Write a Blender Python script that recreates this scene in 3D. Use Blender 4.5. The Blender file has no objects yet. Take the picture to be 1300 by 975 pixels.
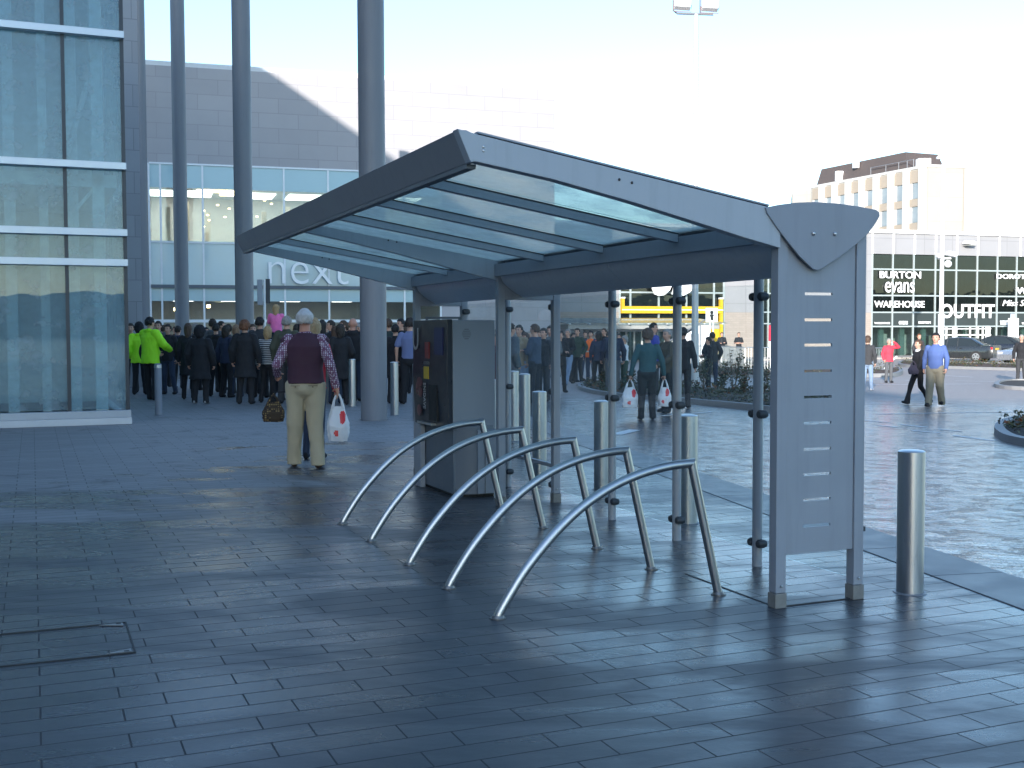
import bpy, math, random
from mathutils import Vector, Matrix, noise
random.seed(7)
R = math.radians
col = bpy.context.scene.collection
# ------------------------------------------------------------------ camera model (1300 x 975 reference pixels)
F, PITCH, ROLL, HC = 1443.3, 0.0452, -0.0031, 1.55
TH = 0.399                       # heading of the plaza grid
def ray(px, py):
    dx, dy = px-650, py-487.5
    cr, sr = math.cos(ROLL), math.sin(ROLL)
    X = cr*dx+sr*dy; Y = -sr*dx+cr*dy
    c, s = math.cos(PITCH), math.sin(PITCH)
    t = -Y/F
    return Vector((X/F, c+t*s, -s+t*c))
CAM = Vector((0, 0, HC))
def at(px, py, D):
    d = ray(px, py); return CAM+d*(D/d.y)
# the flush kerb between plaza and road, and the fall of the road away from it
def _flat(px, py, z=0.0):
    d = ray(px, py); return CAM+d*((z-HC)/d.z)
K0, K1 = _flat(1300, 775), _flat(724, 561)
KD = Vector((K1.x-K0.x, K1.y-K0.y)).normalized()
KN = Vector((KD.y, -KD.x))        # towards the road
def kdist(x, y): return (Vector((x, y))-Vector((K0.x, K0.y))).dot(KN)
PROF = [(-1, 0.0), (0, 0.0), (0.5, 0.0), (6, -.08), (14, -.2), (22, -.27), (5000, -.27)]
def gz(x, y):
    k = kdist(x, y)
    if k <= 0.5: return 0.0
    for (a, za), (b, zb) in zip(PROF, PROF[1:]):
        if a <= k <= b: return za+(zb-za)*(k-a)/(b-a)
    return -.27
def pg(px, py):
    z = 0.0
    for _ in range(25):
        p = _flat(px, py, z); z = gz(p.x, p.y)
    p.z = z
    return p
def onp(P, th, px, py):
    """pixel -> (distance along a vertical plane through P with heading th, height)"""
    d = ray(px, py); n = Vector((-math.sin(th), math.cos(th), 0))
    t = (Vector((P[0], P[1], 0))-CAM).dot(n)/d.dot(n)
    q = CAM+d*t
    return (q.x-P[0])*math.cos(th)+(q.y-P[1])*math.sin(th), q.z
# ------------------------------------------------------------------ objects
def tag(o, label=None, cat=None, group=None, kind=None):
    if label: o['label'] = label
    if cat: o['category'] = cat
    if group: o['group'] = group
    if kind: o['kind'] = kind
    return o
def empty(name, loc=(0, 0, 0), rz=0, label=None, cat=None, group=None, kind=None):
    o = bpy.data.objects.new(name, None); col.objects.link(o)
    o.empty_display_size = .2
    o.location = loc; o.rotation_euler = (0, 0, rz)
    return tag(o, label, cat, group, kind)
def link(name, me, parent=None):
    o = bpy.data.objects.new(name, me); col.objects.link(o)
    if parent is not None: o.parent = parent
    return o
def copy_tree(o, parent=None):
    c = o.copy(); col.objects.link(c)
    if parent is not None: c.parent = parent
    for ch in list(o.children): copy_tree(ch, c)
    return c
class MB:
    def __init__(s): s.v = []; s.f = []; s.m = []; s.cur = 0; s.M = None
    def _p(s, pts):
        b = len(s.v)
        for p in pts:
            p = Vector(p)
            s.v.append(s.M @ p if s.M is not None else p)
        return b
    def face(s, idx): s.f.append(tuple(idx)); s.m.append(s.cur)
    def quad(s, *pts):
        b = s._p(pts); s.face(range(b, b+len(pts)))
    def box(s, x0, x1, y0, y1, z0, z1):
        b = s._p([(x0,y0,z0),(x1,y0,z0),(x1,y1,z0),(x0,y1,z0),(x0,y0,z1),(x1,y0,z1),(x1,y1,z1),(x0,y1,z1)])
        for q in ((0,3,2,1),(4,5,6,7),(0,1,5,4),(1,2,6,5),(2,3,7,6),(3,0,4,7)): s.face([b+i for i in q])
    def rbox(s, c, sz, rot=None):
        M0 = s.M
        M = Matrix.Translation(c) @ (rot.to_4x4() if rot is not None else Matrix())
        s.M = M if M0 is None else M0 @ M
        s.box(-sz[0]/2, sz[0]/2, -sz[1]/2, sz[1]/2, -sz[2]/2, sz[2]/2); s.M = M0
    def ring(s, c, ax, r, n, r2=None, up=None):
        ax = Vector(ax).normalized()
        u = Vector(up) if up is not None else (Vector((0,0,1)) if abs(ax.z) < .9 else Vector((1,0,0)))
        a = ax.cross(u).normalized(); b_ = a.cross(ax).normalized()
        r2 = r if r2 is None else r2
        return [Vector(c)+a*(r*math.cos(2*math.pi*i/n))+b_*(r2*math.sin(2*math.pi*i/n)) for i in range(n)]
    def rings(s, rs, cap=True):
        n = len(rs[0]); bs = [s._p(r) for r in rs]
        for a, b in zip(bs, bs[1:]):
            for i in range(n):
                j = (i+1) % n; s.face((a+i, b+i, b+j, a+j))
        if cap:
            s.face([bs[0]+i for i in range(n)]); s.face([bs[-1]+n-1-i for i in range(n)])
    def cyl(s, p0, p1, r0, r1=None, n=16, cap=True):
        p0, p1 = Vector(p0), Vector(p1); ax = p1-p0
        s.rings([s.ring(p0, ax, r0, n), s.ring(p1, ax, r0 if r1 is None else r1, n)], cap)
    def tube(s, pts, r, n=12, cap=True, up=None):
        pts = [Vector(p) for p in pts]; rs = []
        for i, p in enumerate(pts):
            a = pts[max(i-1, 0)]; b = pts[min(i+1, len(pts)-1)]
            ax = (b-a)
            rr = r[i] if isinstance(r, (list, tuple)) else r
            rs.append(s.ring(p, ax, rr, n, up=up))
        s.rings(rs, cap)
    def capsule(s, p0, p1, r0, r1, n=14):
        p0, p1 = Vector(p0), Vector(p1); ax = (p1-p0)
        L = ax.length; ax = ax.normalized() if L > 1e-6 else Vector((0,0,1))
        rs = []
        for k in (-80, -45, -15): rs.append(s.ring(p0+ax*(r0*math.sin(R(k))), ax, r0*math.cos(R(k)), n))
        for k in (15, 45, 80): rs.append(s.ring(p1+ax*(r1*math.sin(R(k))), ax, r1*math.cos(R(k)), n))
        s.rings(rs)
    def ell(s, c, r, n=16, m=10, rot=None):
        rs = []
        for k in range(m+1):
            a = -math.pi/2+math.pi*(k+.15)/(m+.3)
            ring = []
            for i in range(n):
                t = 2*math.pi*i/n
                p = Vector((r[0]*math.cos(a)*math.cos(t), r[1]*math.cos(a)*math.sin(t), r[2]*math.sin(a)))
                if rot is not None: p = rot @ p
                ring.append(Vector(c)+p)
            rs.append(ring)
        s.rings(rs)
    def loft(s, secs, n=20):
        """secs: (cx, cy, z, rx, ry)"""
        s.rings([[Vector((c[0]+c[3]*math.cos(2*math.pi*i/n), c[1]+c[4]*math.sin(2*math.pi*i/n), c[2])) for i in range(n)] for c in secs])
    def prism(s, poly, d, axis='y', at0=0.0):
        """poly of (a, z) extruded along y from at0 to at0+d (axis y), (b, z) along x (axis x), or (x, y) along z (axis z)"""
        def mk(a, z, t):
            return (a, t, z) if axis == 'y' else ((t, a, z) if axis == 'x' else (a, z, t))
        n = len(poly)
        b0 = s._p([mk(a, z, at0) for a, z in poly]); b1 = s._p([mk(a, z, at0+d) for a, z in poly])
        s.face([b0+i for i in range(n)]); s.face([b1+n-1-i for i in range(n)])
        for i in range(n):
            j = (i+1) % n; s.face((b0+i, b1+i, b1+j, b0+j))
    def mesh(s, name, mats, smooth=False, angle=35, fix=True):
        me = bpy.data.meshes.new(name)
        me.from_pydata([tuple(v) for v in s.v], [], s.f)
        mats = mats if isinstance(mats, (list, tuple)) else [mats]
        for m in mats: me.materials.append(m)
        me.polygons.foreach_set('material_index', s.m)
        if fix:
            import bmesh
            bm = bmesh.new(); bm.from_mesh(me)
            bmesh.ops.recalc_face_normals(bm, faces=bm.faces[:])
            bm.to_mesh(me); bm.free()
        if smooth:
            me.polygons.foreach_set('use_smooth', [True]*len(me.polygons))
            me.update()
            if angle < 180:
                try: me.set_sharp_from_angle(angle=R(angle))
                except Exception: pass
        me.update()
        return me
    def build(s, name, mats, parent=None, smooth=False, bevel=0, angle=35):
        o = link(name, s.mesh(name, mats, smooth, angle), parent)
        if bevel:
            b = o.modifiers.new('bevel', 'BEVEL'); b.width = bevel; b.segments = 2; b.limit_method = 'ANGLE'
            b.angle_limit = R(40); b.harden_normals = False
        return o
# ------------------------------------------------------------------ materials
def newmat(name):
    m = bpy.data.materials.new(name); m.use_nodes = True
    nt = m.node_tree; bs = nt.nodes['Principled BSDF']
    return m, nt, bs
def N(nt, t, **kw):
    n = nt.nodes.new(t)
    for k, v in kw.items():
        if k in n.inputs: n.inputs[k].default_value = v
        else: setattr(n, k, v)
    return n
def L(nt, a, b): nt.links.new(a, b)
def coords(nt, kind='Object', rot=0, scale=(1,1,1), loc=(0,0,0)):
    tc = nt.nodes.new('ShaderNodeTexCoord'); mp = nt.nodes.new('ShaderNodeMapping')
    mp.inputs['Rotation'].default_value = (0, 0, rot); mp.inputs['Scale'].default_value = scale
    mp.inputs['Location'].default_value = loc
    L(nt, tc.outputs[kind], mp.inputs['Vector'])
    return mp.outputs['Vector']
def geo(nt, rot=0, scale=(1,1,1)):
    g = nt.nodes.new('ShaderNodeNewGeometry'); mp = nt.nodes.new('ShaderNodeMapping')
    mp.inputs['Rotation'].default_value = (0, 0, rot); mp.inputs['Scale'].default_value = scale
    L(nt, g.outputs['Position'], mp.inputs['Vector'])
    return mp.outputs['Vector']
def ramp(nt, fac, stops):
    r = nt.nodes.new('ShaderNodeValToRGB'); e = r.color_ramp.elements
    while len(e) < len(stops): e.new(.5)
    for el, (p, c) in zip(e, stops):
        el.position = p; el.color = (c, c, c, 1) if isinstance(c, (int, float)) else (*c, 1)
    L(nt, fac, r.inputs['Fac']); return r.outputs['Color']
def mixc(nt, fac, a, b, mode='MIX'):
    m = nt.nodes.new('ShaderNodeMix'); m.data_type = 'RGBA'; m.blend_type = mode
    for sock, v in ((m.inputs['Factor'], fac), (m.inputs['A'], a), (m.inputs['B'], b)):
        if hasattr(v, 'links') or hasattr(v, 'is_linked'): L(nt, v, sock)
        elif isinstance(v, (int, float)): sock.default_value = v
        else: sock.default_value = (*v, 1)
    return m.outputs['Result'] if 'Result' in m.outputs and m.outputs['Result'].type == 'RGBA' else [o for o in m.outputs if o.type == 'RGBA'][0]
def mixcf(nt, fac, a, b, mode='MIX'):
    m = nt.nodes.new('ShaderNodeMixRGB'); m.blend_type = mode
    for sock, v in ((m.inputs[0], fac), (m.inputs[1], a), (m.inputs[2], b)):
        if isinstance(v, bpy.types.NodeSocket): L(nt, v, sock)
        elif isinstance(v, (int, float)):
            if sock.type == 'RGBA': sock.default_value = (v, v, v, 1)
            else: sock.default_value = v
        else: sock.default_value = (*v, 1)
    return m.outputs[0]
def bump(nt, h, strength, dist=.01, nrm=None):
    b = N(nt, 'ShaderNodeBump', Strength=strength, Distance=dist)
    L(nt, h, b.inputs['Height'])
    if nrm is not None: L(nt, nrm, b.inputs['Normal'])
    return b.outputs['Normal']
def noi(nt, v, scale, detail=4, rough=.55, dist=0):
    n = N(nt, 'ShaderNodeTexNoise', Scale=scale, Detail=detail, Roughness=rough, Distortion=dist)
    if v is not None: L(nt, v, n.inputs['Vector'])
    return n.outputs['Fac']
MATS = {}
def pm(name, c, rough=.5, metal=0, var=.12, nscale=6, bmp=0, bscale=80, coat=0, spec=.5):
    """plain painted / cast surface with slight tonal wear and optional grain"""
    if name in MATS: return MATS[name]
    m, nt, bs = newmat(name)
    v = coords(nt)
    n = noi(nt, v, nscale, 5)
    a = tuple(x*(1-var) for x in c); b = tuple(min(1, x*(1+var)) for x in c)
    L(nt, mixcf(nt, n, a, b), bs.inputs['Base Color'])
    L(nt, ramp(nt, n, [(.3, max(.02, rough-.06)), (.7, min(1, rough+.08))]), bs.inputs['Roughness'])
    bs.inputs['Metallic'].default_value = metal
    bs.inputs['Specular IOR Level'].default_value = spec
    if coat: bs.inputs['Coat Weight'].default_value = coat; bs.inputs['Coat Roughness'].default_value = .05
    if bmp: L(nt, bump(nt, noi(nt, v, bscale, 3), bmp, .004), bs.inputs['Normal'])
    MATS[name] = m
    return m
def steelmat(name, c, rough=.42, streak=.16):
    """powder coated steel: faint vertical drip marks, dust speckle and orange-peel grain"""
    if name in MATS: return MATS[name]
    m, nt, bs = newmat(name); v = coords(nt); vs = coords(nt, scale=(9, 9, .8))
    n = noi(nt, v, 2.2, 6, .6); s = noi(nt, vs, 2.5, 4, .6); sp = noi(nt, v, 70, 3, .8)
    a = tuple(x*(1-streak) for x in c); b = tuple(x*(1+streak*.7) for x in c)
    t = mixcf(nt, n, a, b); t = mixcf(nt, ramp(nt, s, [(.5, 0.0), (.75, .35)]), t, tuple(x*.72 for x in c))
    t = mixcf(nt, ramp(nt, sp, [(.70, 0.0), (.78, .5)]), t, tuple(min(1, x*1.5) for x in c))
    L(nt, t, bs.inputs['Base Color']); L(nt, ramp(nt, n, [(.3, rough-.08), (.7, rough+.12)]), bs.inputs['Roughness'])
    L(nt, bump(nt, noi(nt, v, 180, 2), .06, .002), bs.inputs['Normal'])
    MATS[name] = m; return m
def brushed(name, c=(.55,.56,.57), rough=.28, axis='z'):
    if name in MATS: return MATS[name]
    m, nt, bs = newmat(name)
    v = coords(nt, scale=(60, 60, 1.5) if axis == 'z' else (1.5, 60, 60))
    n = noi(nt, v, 6, 3)
    L(nt, mixcf(nt, n, tuple(x*.85 for x in c), tuple(x*1.1 for x in c)), bs.inputs['Base Color'])
    L(nt, ramp(nt, n, [(.3, rough-.05), (.7, rough+.08)]), bs.inputs['Roughness'])
    bs.inputs['Metallic'].default_value = 1
    L(nt, bump(nt, n, .06, .002), bs.inputs['Normal'])
    MATS[name] = m; return m
def glass(name, tint=(.8,.88,.88), refl=1.5, rough=.01, dirt=.0, wav=.0, dirt_sheen_c=(.5,.55,.55), base=.04):
    """thin pane: Fresnel reflection over tinted transmission, plus real grime"""
    if name in MATS: return MATS[name]
    m = bpy.data.materials.new(name); m.use_nodes = True; nt = m.node_tree
    nt.nodes.remove(nt.nodes['Principled BSDF']); out = nt.nodes['Material Output']
    tr = N(nt, 'ShaderNodeBsdfTransparent'); tr.inputs['Color'].default_value = (*tint, 1)
    gl = N(nt, 'ShaderNodeBsdfGlossy', Roughness=rough)
    fr = N(nt, 'ShaderNodeFresnel', IOR=refl)
    gg = N(nt, 'ShaderNodeNewGeometry'); mr = N(nt, 'ShaderNodeMapRange')   # same reflectance from both sides of the thin pane
    mr.inputs['To Min'].default_value = refl; mr.inputs['To Max'].default_value = 1/refl
    L(nt, gg.outputs['Backfacing'], mr.inputs['Value']); L(nt, mr.outputs[0], fr.inputs['IOR'])
    mx = N(nt, 'ShaderNodeMixShader'); L(nt, fr.outputs[0], mx.inputs[0]); L(nt, tr.outputs[0], mx.inputs[1]); L(nt, gl.outputs[0], mx.inputs[2])
    v = coords(nt)
    if wav:
        nn = bump(nt, noi(nt, v, .9, 2), wav, .05); L(nt, nn, gl.inputs['Normal'])
    res = mx.outputs[0]
    if dirt:
        df = N(nt, 'ShaderNodeBsdfDiffuse'); df.inputs['Color'].default_value = (*dirt_sheen_c, 1)
        tl = N(nt, 'ShaderNodeBsdfTranslucent'); tl.inputs['Color'].default_value = (*dirt_sheen_c, 1)
        ad = N(nt, 'ShaderNodeMixShader'); ad.inputs[0].default_value = .6
        L(nt, df.outputs[0], ad.inputs[1]); L(nt, tl.outputs[0], ad.inputs[2])
        f = ramp(nt, noi(nt, v, 2.2, 6, .65), [(.3, dirt*.55), (.55, dirt), (.75, min(1, dirt*1.6))])
        m2 = N(nt, 'ShaderNodeMixShader'); L(nt, f, m2.inputs[0]); L(nt, res, m2.inputs[1]); L(nt, ad.outputs[0], m2.inputs[2])
        res = m2.outputs[0]
    L(nt, res, out.inputs['Surface'])
    MATS[name] = m; return m
def emit(name, c, s):
    if name in MATS: return MATS[name]
    m, nt, bs = newmat(name)
    bs.inputs['Base Color'].default_value = (*c, 1)
    bs.inputs['Emission Color'].default_value = (*c, 1); bs.inputs['Emission Strength'].default_value = s
    MATS[name] = m; return m
def panelmat(name, c, w, h, rough=.6, rot=0, joint=.35, seam=.012, var=.08, offset=0.0, vertical=True, worn=0):
    """cladding in flat panels: seams in world space along the facade heading rot"""
    if name in MATS: return MATS[name]
    m, nt, bs = newmat(name)
    g = geo(nt, rot=-rot)
    sp = N(nt, 'ShaderNodeSeparateXYZ'); L(nt, g, sp.inputs[0])
    cb = N(nt, 'ShaderNodeCombineXYZ')
    if vertical: L(nt, sp.outputs[0], cb.inputs[0]); L(nt, sp.outputs[2], cb.inputs[1])
    else: L(nt, sp.outputs[0], cb.inputs[0]); L(nt, sp.outputs[1], cb.inputs[1])
    br = N(nt, 'ShaderNodeTexBrick'); L(nt, cb.outputs[0], br.inputs['Vector'])
    br.offset = offset; br.squash = 1
    br.inputs['Scale'].default_value = 1; br.inputs['Brick Width'].default_value = w; br.inputs['Row Height'].default_value = h
    br.inputs['Mortar Size'].default_value = seam; br.inputs['Mortar Smooth'].default_value = .1; br.inputs['Bias'].default_value = 0
    br.inputs['Color1'].default_value = (*[x*(1-var) for x in c], 1); br.inputs['Color2'].default_value = (*[x*(1+var) for x in c], 1)
    br.inputs['Mortar'].default_value = (*[x*joint for x in c], 1)
    n = noi(nt, cb.outputs[0], .7, 6, .6)
    cc = mixcf(nt, .35, br.outputs['Color'], mixcf(nt, n, tuple(x*.75 for x in c), tuple(x*1.2 for x in c)), 'MIX')
    L(nt, cc, bs.inputs['Base Color']); bs.inputs['Roughness'].default_value = rough
    L(nt, bump(nt, br.outputs['Fac'], -.4, .01), bs.inputs['Normal'])
    MATS[name] = m; return m
def text_mesh(txt, size, ext=.02, off=0.0, sx=1.0, shear=0, align='LEFT', space=1.0):
    cu = bpy.data.curves.new('t', 'FONT'); cu.body = txt; cu.size = size; cu.extrude = ext; cu.offset = off; cu.shear = shear
    cu.align_x = align; cu.space_character = space; cu.resolution_u = 4
    o = bpy.data.objects.new('t', cu); col.objects.link(o)
    dg = bpy.context.evaluated_depsgraph_get()
    me = bpy.data.meshes.new_from_object(o.evaluated_get(dg))
    bpy.data.objects.remove(o); bpy.data.curves.remove(cu)
    # lie in the x-z plane, facing -y
    for v in me.vertices: v.co = Vector((v.co.x*sx, -v.co.z, v.co.y))
    return me
def put_text(txt, name, x0, x1, z0, z1, y, mat, parent, off=0.0, ext=.02, shear=0, space=1.0):
    """letters fitted to the rectangle x0..x1, z0..z1 in the parent's frame"""
    me = text_mesh(txt, 1.0, ext, off, shear=shear, space=space)
    xs = [v.co.x for v in me.vertices]; zs = [v.co.z for v in me.vertices]
    a, b, c, d = min(xs), max(xs), min(zs), max(zs)
    for v in me.vertices:
        v.co = Vector((x0+(v.co.x-a)/(b-a)*(x1-x0), y+v.co.y, z0+(v.co.z-c)/(d-c)*(z1-z0)))
    me.materials.clear(); me.materials.append(mat)
    return link(name, me, parent)
# ================================================================== palette
STEEL = steelmat('painted_steel', (.27,.30,.345))
STEEL_D = pm('dark_painted_steel', (.10,.12,.145), .45, .0, .08, 3, .05, 200)
STAIN = brushed('stainless', (.52,.53,.54), .34)
ALU = pm('aluminium_trim', (.50,.52,.55), .35, .6, .05)
BLACKP = pm('black_plastic', (.02,.02,.024), .35, 0, .1)
WHITE = pm('white_paint', (.78,.79,.80), .45, 0, .04)
WHITE_L = pm('white_letter', (.85,.86,.87), .4, 0, .03)
YELLOW = pm('yellow_panel', (.60,.37,.01), .7, 0, .05)
DARK = pm('dark_void', (.012,.014,.016), .6)
GREYM = pm('grey_metal', (.17,.18,.20), .45, .2)
# ================================================================== ground, road, sky
def paving():
    m, nt, bs = newmat('wet_stone_paving')
    v = geo(nt, rot=-TH)
    br = N(nt, 'ShaderNodeTexBrick'); L(nt, v, br.inputs['Vector'])
    br.offset = .36; br.offset_frequency = 2
    for k, x in (('Scale', 1), ('Brick Width', .49), ('Row Height', .158), ('Mortar Size', .0042), ('Mortar Smooth', .2), ('Bias', 0)): br.inputs[k].default_value = x
    br.inputs['Color1'].default_value = (0,0,0,1); br.inputs['Color2'].default_value = (1,1,1,1); br.inputs['Mortar'].default_value = (.5,.5,.5,1)
    big = noi(nt, v, .28, 4, .6, .6)
    patch = noi(nt, geo(nt, rot=-TH, scale=(.45, 1.2, 1)), 1.1, 6, .62, .8)
    fine = noi(nt, v, 34, 6, .7)
    grit = noi(nt, v, 190, 3, .7)
    # dryness: the ground by the glass building and under its canopy has dried to a paler grey
    sp = N(nt, 'ShaderNodeSeparateXYZ'); L(nt, geo(nt), sp.inputs[0])
    a = N(nt, 'ShaderNodeMath', operation='MULTIPLY_ADD'); L(nt, sp.outputs[0], a.inputs[0]); a.inputs[1].default_value = -.20; a.inputs[2].default_value = -.42
    b = N(nt, 'ShaderNodeMath', operation='MULTIPLY_ADD'); L(nt, sp.outputs[1], b.inputs[0]); b.inputs[1].default_value = .095; L(nt, a.outputs[0], b.inputs[2])
    c = N(nt, 'ShaderNodeMath', operation='MULTIPLY_ADD'); L(nt, patch, c.inputs[0]); c.inputs[1].default_value = 3.2; L(nt, b.outputs[0], c.inputs[2])
    dry = ramp(nt, c.outputs[0], [(.95, 0.0), (1.0, 1.0)])
    d2 = N(nt, 'ShaderNodeMath', operation='SUBTRACT', use_clamp=True); L(nt, c.outputs[0], d2.inputs[0]); d2.inputs[1].default_value = 2.85
    d3 = N(nt, 'ShaderNodeMath', operation='MULTIPLY', use_clamp=True); L(nt, d2.outputs[0], d3.inputs[0]); d3.inputs[1].default_value = 3.2
    tone = mixcf(nt, br.outputs['Color'], (.034,.038,.046), (.072,.077,.088))
    tone = mixcf(nt, .45, tone, mixcf(nt, fine, (.03,.033,.04), (.085,.09,.10)))
    tone = mixcf(nt, ramp(nt, patch, [(.4, 0.0), (.62, .55)]), tone, (.036,.04,.048))
    drytone = mixcf(nt, mixcf(nt, .5, fine, br.outputs['Color']), (.15,.155,.16), (.225,.23,.235))
    tone = mixcf(nt, d3.outputs[0], tone, drytone)
    tone = mixcf(nt, ramp(nt, grit, [(.66, 0.0), (.74, .35)]), tone, (.16,.16,.16))
    fac = mixcf(nt, .12, br.outputs['Fac'], fine)
    tone = mixcf(nt, ramp(nt, br.outputs['Fac'], [(.1, 0.0), (.8, .75)]), tone, (.014,.015,.018))
    gv = N(nt, 'ShaderNodeTexVoronoi', Scale=2.6); L(nt, v, gv.inputs['Vector'])
    gr = N(nt, 'ShaderNodeMath', operation='LESS_THAN'); sc_ = N(nt, 'ShaderNodeSeparateColor'); L(nt, gv.outputs['Color'], sc_.inputs[0]); L(nt, sc_.outputs[0], gr.inputs[0]); gr.inputs[1].default_value = .35
    gm = N(nt, 'ShaderNodeMath', operation='MULTIPLY'); L(nt, ramp(nt, gv.outputs['Distance'], [(.045, .5), (.06, 0.0)]), gm.inputs[0]); L(nt, gr.outputs[0], gm.inputs[1])
    tone = mixcf(nt, gm.outputs[0], tone, (.14,.14,.135))
    st = noi(nt, geo(nt, rot=.5), .9, 7, .7, 1.5)
    tone = mixcf(nt, ramp(nt, st, [(.56, 0.0), (.66, .5)]), tone, (.026,.027,.03))
    L(nt, tone, bs.inputs['Base Color'])
    rw = ramp(nt, patch, [(.38, .17), (.48, .28), (.58, .50)])
    rw = mixcf(nt, ramp(nt, big, [(.45, 0.0), (.6, .5)]), rw, .18)
    rw = mixcf(nt, .3, rw, mixcf(nt, br.outputs['Color'], .24, .44))
    rr = mixcf(nt, d3.outputs[0], rw, .62)
    rr = mixcf(nt, ramp(nt, br.outputs['Fac'], [(.1, 0.0), (.8, 1.0)]), rr, .7)
    L(nt, rr, bs.inputs['Roughness'])
    inv = N(nt, 'ShaderNodeInvert'); L(nt, br.outputs['Fac'], inv.inputs['Color'])
    h1 = bump(nt, inv.outputs[0], .7, .006)
    h2 = bump(nt, fine, .22, .004, h1)
    h3 = bump(nt, grit, .15, .002, h2)
    tilt = bump(nt, br.outputs['Color'], .10, .006, h3)
    L(nt, tilt, bs.inputs['Normal'])
    return m
def setts():
    m, nt, bs = newmat('wet_sett_road')
    v = geo(nt, rot=-TH+.7)
    br = N(nt, 'ShaderNodeTexBrick'); L(nt, v, br.inputs['Vector']); br.offset = .5
    for k, x in (('Scale', 1), ('Brick Width', .20), ('Row Height', .10), ('Mortar Size', .012), ('Mortar Smooth', .6), ('Bias', 0)): br.inputs[k].default_value = x
    br.inputs['Color1'].default_value = (0,0,0,1); br.inputs['Color2'].default_value = (1,1,1,1); br.inputs['Mortar'].default_value = (.5,.5,.5,1)
    big = noi(nt, geo(nt, rot=-TH, scale=(.4, 1, 1)), .55, 6, .65, 1.0)
    mid = noi(nt, v, 6.5, 6, .75)
    fine = noi(nt, v, 40, 5, .7)
    tone = mixcf(nt, br.outputs['Color'], (.075,.076,.084), (.15,.145,.15))
    tone = mixcf(nt, .4, tone, mixcf(nt, fine, (.07,.07,.078), (.19,.18,.185)))
    tone = mixcf(nt, ramp(nt, br.outputs['Fac'], [(.1, 0.0), (.8, .8)]), tone, (.035,.035,.04))
    tone = mixcf(nt, ramp(nt, big, [(.45, 0.0), (.6, .45)]), tone, (.07,.072,.08))
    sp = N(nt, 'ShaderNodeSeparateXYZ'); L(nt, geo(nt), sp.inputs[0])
    sunlit_far = ramp(nt, N_scale(nt, sp.outputs[1], 1/60), [(.40, 0.0), (.50, 1.0)])
    mott = noi(nt, geo(nt, rot=-TH, scale=(.75, 1, 1)), 4.2, 5, .72, .4)
    mk_ = ramp(nt, mott, [(.44, 0.0), (.54, 1.0)])
    tone = mixcf(nt, mixcf(nt, .6, 0.0, mk_), tone, (.040,.042,.050))
    tone = mixcf(nt, sunlit_far, tone, mixcf(nt, fine, (.29,.255,.235), (.42,.375,.35)))  # sunlight on the far road painted in as a paler, warmer colour
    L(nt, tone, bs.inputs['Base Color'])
    rw = mixcf(nt, .6, ramp(nt, big, [(.34, .14), (.5, .22), (.66, .42)]), mixcf(nt, mk_, .10, .55))
    L(nt, mixcf(nt, sunlit_far, rw, .65), bs.inputs['Roughness'])
    inv = N(nt, 'ShaderNodeInvert'); L(nt, br.outputs['Fac'], inv.inputs['Color'])
    h = bump(nt, inv.outputs[0], .8, .012)
    h = bump(nt, mid, 1.0, .028, h)
    h = bump(nt, mott, .9, .05, h)
    h = bump(nt, br.outputs['Color'], .35, .012, h)
    h = bump(nt, fine, .35, .004, h)
    L(nt, h, bs.inputs['Normal'])
    # water film lying on the setts where they are wet
    L(nt, mixcf(nt, sunlit_far, ramp(nt, mott, [(.42, .12), (.53, 1.0)]), 0.0), bs.inputs['Coat Weight'])
    bs.inputs['Coat Roughness'].default_value = .10; bs.inputs['Coat IOR'].default_value = 1.48
    cn_ = bump(nt, inv.outputs[0], .5, .004); cn_ = bump(nt, mott, .8, .028, cn_)
    L(nt, cn_, bs.inputs['Coat Normal'])
    return m
def N_scale(nt, s, k):
    n = N(nt, 'ShaderNodeMath', operation='MULTIPLY'); L(nt, s, n.inputs[0]); n.inputs[1].default_value = k
    return n.outputs[0]
PAVE = paving(); SETT = setts()
def kp(a, k): # a metres along the kerb, k metres to the road side
    return Vector((K0.x+KD.x*a+KN.x*k, K0.y+KD.y*a+KN.y*k))
b = MB()
al = [-900, -300, -60, -20, 0, 10, 20, 40, 80, 160, 400, 1500]
kk = [-1500, -400, -100, -30, -10, 0]
def sheet(b, al, kk, zf):
    g = {}
    for a in al:
        for k in kk:
            p = kp(a, k); g[a, k] = b._p([(p.x, p.y, zf(k))])
    for a0, a1 in zip(al, al[1:]):
        for k0, k1 in zip(kk, kk[1:]): b.face((g[a0,k0], g[a0,k1], g[a1,k1], g[a1,k0]))
sheet(b, al, kk, lambda k: 0.0)
o = b.build('ground', PAVE); tag(o, kind='structure')
b = MB()
def pz(k):
    for (a, za), (c, zb) in zip(PROF, PROF[1:]):
        if a <= k <= c: return za+(zb-za)*(k-a)/(c-a)
    return -.27
sheet(b, al, [.5, 6, 14, 22, 60, 200, 1500], pz)
o = b.build('road', SETT); tag(o, kind='structure')
b = MB()
for i in range(-40, 90):
    p0 = kp(i*.9+.003, 0); p1 = kp(i*.9+.897, 0); p2 = kp(i*.9+.897, .5); p3 = kp(i*.9+.003, .5)
    pts = [(q.x, q.y) for q in (p0, p1, p2, p3)]
    b.prism(pts, .08, 'z', -.074)
KERB = pm('granite_kerb', (.10,.104,.112), .42, 0, .25, 3, .2, 60)
o = b.build('kerb', KERB, bevel=.004); tag(o, kind='structure')
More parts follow.
